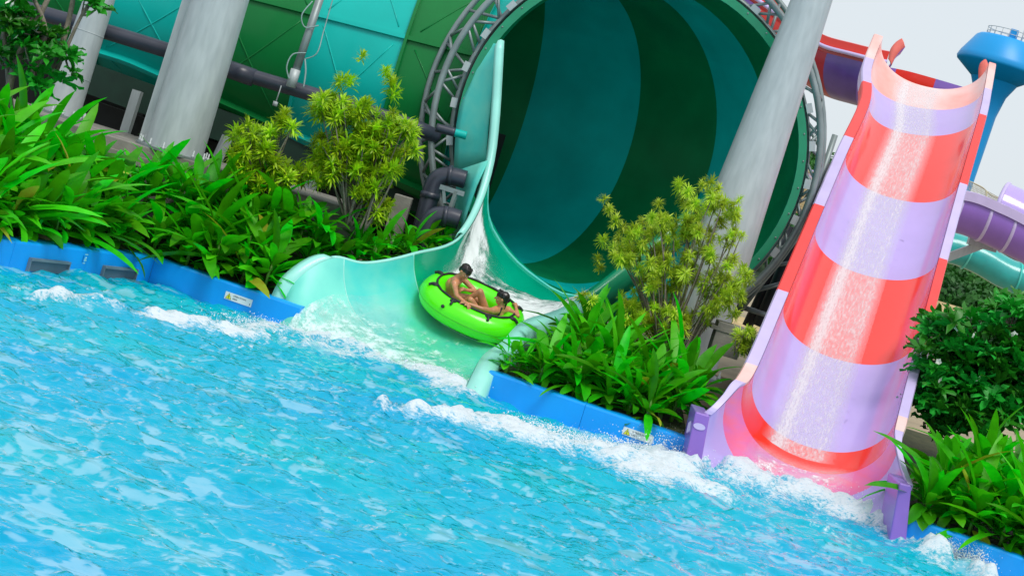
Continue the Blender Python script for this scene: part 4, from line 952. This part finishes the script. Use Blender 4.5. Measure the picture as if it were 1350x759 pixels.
shrub('feathery_shrub','large feathery yellow green shrub before the right side of the funnel mouth','shrub',bC,
  tipsin([(870,330,52,46),(940,300,40,40),(900,390,80,46),(860,430,50,36),(950,365,38,40),(930,260,26,20),(820,330,14,20)],290,30.2,31.5)+[P(797,262,30.6),P(803,275,30.6),P(812,290,30.7),P(822,300,30.8),P(868,268,30.6),P(873,285,30.6),P(896,243,30.7),P(900,262,30.7),P(936,240,30.7),P(938,255,30.8),P(975,262,30.8),P(966,270,30.7),P(795,315,30.5),P(788,340,30.5),P(792,352,30.6),P(780,395,30.2),P(770,388,30.2)],olives,14,bark,.022,sc=(.75,1.2))
bD=P(985,470,30.2)
shrub('feathery_shrub','small yellow green tuft beside the concrete block near the striped slide','shrub',bD,tipsin([(985,450,14,16)],14,30,30.5),olives,3,bark,.015)
# frangipani -----------------------------------------------------
def frang_ros(n,Ln,w):
    gs=[]
    for k in range(n):
        el=R(random.uniform(0,60)); azm=k*2.4; V,Fc=blade(Ln*random.uniform(.75,1.1),w,random.uniform(.2,.8),.10,4)
        M3=(Quaternion((0,0,1),azm)@Quaternion((0,1,0),-el)).to_matrix(); gs.append(([M3@(v+Vector((.03,0,0)))+Vector((0,0,random.uniform(-.05,.03))) for v in V],Fc))
    return meshonly('leaf_cluster',join(*gs),frangL)
fr_=[frang_ros(14,.30,.10) for _ in range(4)]
fl=[];
for k in range(5):
    V,Fc=blade(.06,.045,.5,.1,3); M3=(Quaternion((0,0,1),k*1.2566)@Quaternion((0,1,0),-.5)).to_matrix(); fl.append(([M3@v for v in V],Fc))
flm=meshonly('flower',join(*fl),petal)
def flowers(o,pts):
    for p in pts: inst(flm,'flower',o,p-o.location,(R(70)+random.uniform(-.4,.4),random.uniform(-.4,.4),random.uniform(0,6)),1.0)
def frangi(label,base,limbs,tips,flow):
    o=empty('frangipani_tree',base,label,'tree')
    for l,r0,r1 in limbs:
        pts=spline([P(*q_) for q_ in l],5); mk('limb',tube(pts,[r0+(r1-r0)*k/(len(pts)-1) for k in range(len(pts))],8),bark,o)
    limbends=[P(*l[k]) for l,_,_ in limbs for k in (1,2) if k<len(l)]
    for i,tp in enumerate(tips):
        s_=min(limbends,key=lambda q_:(q_-tp).length)
        if i<60: mk('twig',tube(spline([s_,s_.lerp(tp,.5)+Vector((0,0,-.05)),tp],3),[.022-.002*k for k in range(7)],5),bark,o)
        inst(random.choice(fr_),'leaf_cluster',o,tp-Vector(base),(random.uniform(-.5,.5),random.uniform(-.5,.5),random.uniform(0,6.28)),random.uniform(.75,1.1))
    flowers(o,flow); return o
frangi('frangipani tree with bare forked limbs and white flowers at the top left corner',P(25,150,30.6),
  [([(5,150,30.6),(20,85,30.6),(48,30,30.6),(75,-25,30.6)],.07,.035),([(20,150,30.5),(45,90,30.5),(60,40,30.5),(40,-10,30.5)],.05,.03),([(60,128,30.8),(75,80,30.8),(90,30,30.8),(100,-20,30.8)],.06,.035),([(62,125,30.8),(85,70,30.7),(108,20,30.7),(125,-5,30.7)],.035,.02),([(15,150,30.7),(10,90,30.7),(5,40,30.7),(15,-10,30.7)],.05,.03)],
  tipsin([(20,60,28,34),(15,20,26,26),(50,60,22,30)],34,30.1,31.1)+[P(92,78,30.6),P(88,70,30.6),P(95,95,30.6),P(82,108,30.7),P(55,96,30.5),P(120,5,30.7),P(112,-3,30.7),P(128,12,30.7),P(35,108,30.3),P(50,115,30.3)],
  [P(17,7,30.0),P(22,50,30.0),P(50,37,30.2),P(11,4,30.0)])
frangi('dense frangipani bush with small white flowers at the right edge above the hedge',P(1310,545,30.2),
  [([(1310,560,30.3),(1300,500,30.3),(1275,450,30.3),(1240,430,30.3)],.06,.025),([(1315,560,30.3),(1325,490,30.3),(1330,440,30.3),(1320,410,30.3)],.06,.025),([(1330,560,30.2),(1345,500,30.2),(1370,450,30.2),(1390,420,30.2)],.06,.03),([(1300,560,30.4),(1270,510,30.4),(1240,490,30.4),(1225,470,30.4)],.05,.02)],
  tipsin([(1310,450,62,52),(1260,470,48,52),(1340,500,50,60),(1290,520,60,40),(1350,430,40,40),(1235,440,18,26),(1290,540,70,36),(1245,525,34,50)],300,29.4,31.2),
  [P(x,y,29.4) for x,y in ((1222,468),(1238,477),(1285,442),(1240,502),(1337,441),(1262,432),(1290,500))])

# ================================================================== FAR THINGS AT RIGHT
# water tower
td=150.0; pxm=F/td
def tz(v): return CH+(v-170)/pxm
c=UVP(528,466,td); wt=empty('water_tower',(c.x,c.y,.9),'tall blue water tower with a wide round tank and top railing','water tower')
q=lambda h: h/pxm
prf=[(q(15),.9-c.z*0),(q(15),tz(300)),(q(17),tz(400)),(q(22),tz(428)),(q(31),tz(446))]
mk('stem',lathe([(r_,z-0) for r_,z in prf],(c.x,c.y,0),40),blue2,wt)
mk('tank',lathe([(q(31),tz(446)),(q(55),tz(463)),(q(56.5),tz(467)),(q(54),tz(474)),(q(40),tz(499)),(q(36),tz(502)),(0,tz(504))],(c.x,c.y,0),64),blue2,wt)
mk('hatch_box',box((c.x+q(2),c.y-q(20),tz(509)),(q(10),q(8),q(12))),blue2,wt,smooth=False)
for zz in (507,513): mk('railing_bar',tube([Vector((c.x+q(28)*math.cos(a_),c.y+q(28)*math.sin(a_),tz(zz))) for a_ in [2*math.pi*k/40 for k in range(40)]],q(.5),5,closed=True),galv,wt)
for k in range(18):
    a_=2*math.pi*k/18; x,y=c.x+q(28)*math.cos(a_),c.y+q(28)*math.sin(a_); mk('railing_post',tube([(x,y,tz(501)),(x,y,tz(513))],q(.45),5),galv,wt)
mk('mast',tube([(c.x+q(18),c.y,tz(502)),(c.x+q(18),c.y,tz(535))],q(.4),5),galv,wt)
# purple flume and tube
PF=empty('purple_flume',P(1290,300,60),'raised purple flume passing behind the striped slide into a covered tube','water slide')
tp=trough([(985,185,62),(1060,240,61),(1180,265,60),(1260,268,60),(1310,286,60),(1350,306,60),(1400,330,60)],.85,8,-188,18)
nn=len(tp)
for k in range(8):
    i0=k*(nn-1)//8; i1=(k+1)*(nn-1)//8; mk('flume_section',gridgeo(tp[i0:i1+1]),purp,PF,solid=.05)
    mk('section_flange',tube([p_ for p_ in tp[i1]],.06,6),lavr,PF)
mk('top_rail',gridgeo([[r[0]+Vector((0,-.1,0)),r[0]+Vector((0,-.12,.28)),r[0]+Vector((0,.05,.3)),r[0]+Vector((0,.05,0))] for r in tp]),lavr,PF,smooth=False)
cc=[P(1318,282,60.4),P(1336,290,60.4),P(1360,302,60.4),P(1400,322,60.4)]
pts=spline(cc,4); V=[];Fc=[]; rws=[]
for p_ in pts: rws.append([p_+Vector((math.sin(R(20))*0,0,0))+Vector((.0,1,0))*(.95*math.cos(R(a_)))+Vector((0,0,1))*(.95*math.sin(R(a_)))+Vector((.15,0,0))*0 for a_ in range(-10,191,10)])
tt=[]
for p_ in pts:
    t_=Vector((.93,-.35,0)); s_=Vector((.35,.93,0)); tt.append([p_+s_*(.95*math.cos(R(a_)))+Vector((0,0,.95*math.sin(R(a_)))) for a_ in range(-10,191,10)])
mk('tube_cover',gridgeo(tt),lav,PF,solid=.05,label='rounded lavender tube cover')
mk('cover_rim',tube([p_ for p_ in tt[0]],.07,6),lavr,PF)
TT=empty('teal_tube_slide',P(1300,345,66),'teal enclosed tube slide curving down behind the purple flume','water slide')
pts=spline([P(1180,318,66),(P(1250,326,66)),P(1290,340,66),P(1330,362,66),P(1370,372,66),P(1420,380,66)],8)
L3=len(pts)//3
for k in range(3): mk('tube_section',tube(pts[k*L3:(k+1)*L3+(1 if k<2 else 9)],.52,20,caps=False),tealt,TT)
for k in (1,2): mk('tube_flange',tube([pts[k*L3]-(pts[k*L3+1]-pts[k*L3])*.2,pts[k*L3]+(pts[k*L3+1]-pts[k*L3])*.2],  .58,20),aqua,TT)
PS=empty('support_strut',P(1280,335,61),'grey steel cross arm holding up the purple flume','strut')
mk('arm',bar(P(1225,348,61),P(1296,322,61),.2,.25),galv,PS,smooth=False); mk('bracket',box(P(1295,322,61),(.9,.3,.25)),galv,PS,smooth=False)
for pxx,pyy in ((1240,345),): mk('post',tube([P(pxx,pyy,61.2),Vector((P(pxx,pyy,61.2).x,P(pxx,pyy,61.2).y,.9))],.18,12),galv,PS)
# net
NT=empty('safety_net',P(1290,260,58),'tan mesh safety net on thin posts above the purple flume','net')
def net(A,B,C_,D_,n,m_,par):   # A top-left B top-right C bottom-right D bottom-left
    gs=[]
    for k in range(n+1):
        t_=k/n; gs.append(tube([A.lerp(B,t_),D_.lerp(C_,t_)],.008,3))
    for k in range(m_+1):
        t_=k/m_; gs.append(tube([A.lerp(D_,t_),B.lerp(C_,t_)],.008,3))
    o=mk('mesh',join(*gs),netm,par,kind='stuff'); return o
net(P(1278,239,61.6),P(1320,262,61.6),P(1334,300,61.6),P(1270,278,61.6),26,16,NT)
mk('edge_rope',tube(spline([P(1278,239,61.5),P(1295,247,61.5),P(1308,258,61.5),P(1336,268,61.5)],6),.02,5),netm,NT)
mk('edge_rope',tube([P(1272,265,61.5),P(1300,267,61.5),P(1335,283,61.5)],.03,5),netm,NT); mk('post',tube([P(1298,285,61.5),P(1301,252,61.5)],.03,5),netm,NT)
NT2=empty('net_fence',P(1060,270,56),'tan mesh fence seen between the funnel rim and the striped slide','fence')
net(P(1040,215,56),P(1110,245,56),P(1095,290,56),P(1025,268,56),26,16,NT2)
mk('edge_rope',tube([P(1040,215,56),P(1110,245,56)],.05,5),netm,NT2); mk('backing_wall',box(P(1060,262,57),(2.6,.1,.9)),thatch,NT2,smooth=False)
# thatched hut roof
HT=empty('thatched_hut',P(1245,430,70),'tan thatched hut roof peeping out above the frangipani bush','hut')
def roof(cx,cy,d,w,h,dep,par):
    a=P(cx,cy,d); V=[a+Vector((-w/2,0,-h)),a+Vector((w/2,0,-h)),a+Vector((w/2,dep,-h)),a+Vector((-w/2,dep,-h)),a+Vector((-w*.32,dep/2,0)),a+Vector((w*.32,dep/2,0))]
    mk('roof',(V,[(0,1,5,4),(1,2,5),(2,3,4,5),(3,0,4),(0,3,2,1)]),thatch,par,smooth=False); b0=a+Vector((0,dep/2,-h)); hh=b0.z-.9
    if hh>.1: mk('wall',box((b0.x,b0.y,.9+hh/2),(w*.85,dep*.8,hh)),conc,par,smooth=False)
roof(1248,400,70,3.2,1.1,3,HT)
HT2=empty('thatched_hut',P(1000,420,60),'low tan structure on the ground left of the striped slide','hut')
roof(1005,428,52,2.6,.45,2,HT2)
# hill with forest
hx=np.linspace(-160,220,90); hy=np.linspace(90,420,50)
def hillz(x,y):
    base=np.clip((y-95)/130,0,1)**.8*(10.2+1.2*np.sin(x*.05+1.0)+.5*np.sin(x*.13)); return .9+base+1.6*(vnoise(x*.05,y*.05,77,4)-.5)*np.clip((y-100)/40,0,1)
HX,HY=np.meshgrid(hx,hy); HZ=hillz(HX,HY)
mk('hill',gridgeo([[Vector((HX[i,j],HY[i,j],HZ[i,j])) for j in range(90)] for i in range(50)]),hillm,kind='structure')
rs=np.random.RandomState(9); VV=[];FF=[];nv=0
for k in range(620):
    y=rs.uniform(98,235); x=rs.uniform(120,660)*y/2600
    z=float(hillz(np.array([[x]]),np.array([[y]]))[0,0]); Rr=rs.uniform(1.0,2.0); n_=330
    d=rs.randn(n_,3); d/=np.linalg.norm(d,axis=1)[:,None]; d[:,2]=np.abs(d[:,2])*.9-.15
    lump=1+.25*np.sin(d[:,0]*5+k)+.2*np.sin(d[:,1]*7+k*2)
    c_=np.array([x,y,z+Rr*.5])+d*Rr*lump[:,None]*rs.uniform(.8,1.05,(n_,1))
    s_=rs.uniform(.07,.17,(n_,1))*1.3; a_=np.cross(d,rs.randn(n_,3)); a_/=np.linalg.norm(a_,axis=1)[:,None]; b2=np.cross(a_,d+rs.randn(n_,3)*.6); b2/=np.linalg.norm(b2,axis=1)[:,None]
    VV.append(np.stack([c_-a_*s_,c_-b2*s_*.7,c_+a_*s_,c_+b2*s_*.7],1).reshape(-1,3)); FF.append(np.arange(n_*4).reshape(-1,4)+nv); nv+=n_*4
V=np.concatenate(VV); q_=np.concatenate(FF); me=bpy.data.meshes.new('forest'); me.vertices.add(len(V)); me.vertices.foreach_set('co',V.ravel()); me.loops.add(q_.size); me.loops.foreach_set('vertex_index',q_.ravel().astype(np.int32)); me.polygons.add(len(q_)); me.polygons.foreach_set('loop_start',np.arange(0,q_.size,4,dtype=np.int32)); me.polygons.foreach_set('loop_total',np.full(len(q_),4,dtype=np.int32)); me.update(calc_edges=True); me.materials.append(forestm)
fo=bpy.data.objects.new('forest',me); COL.objects.link(fo); fo['kind']='stuff'; fo['label']='dense dark green forest covering the hill'
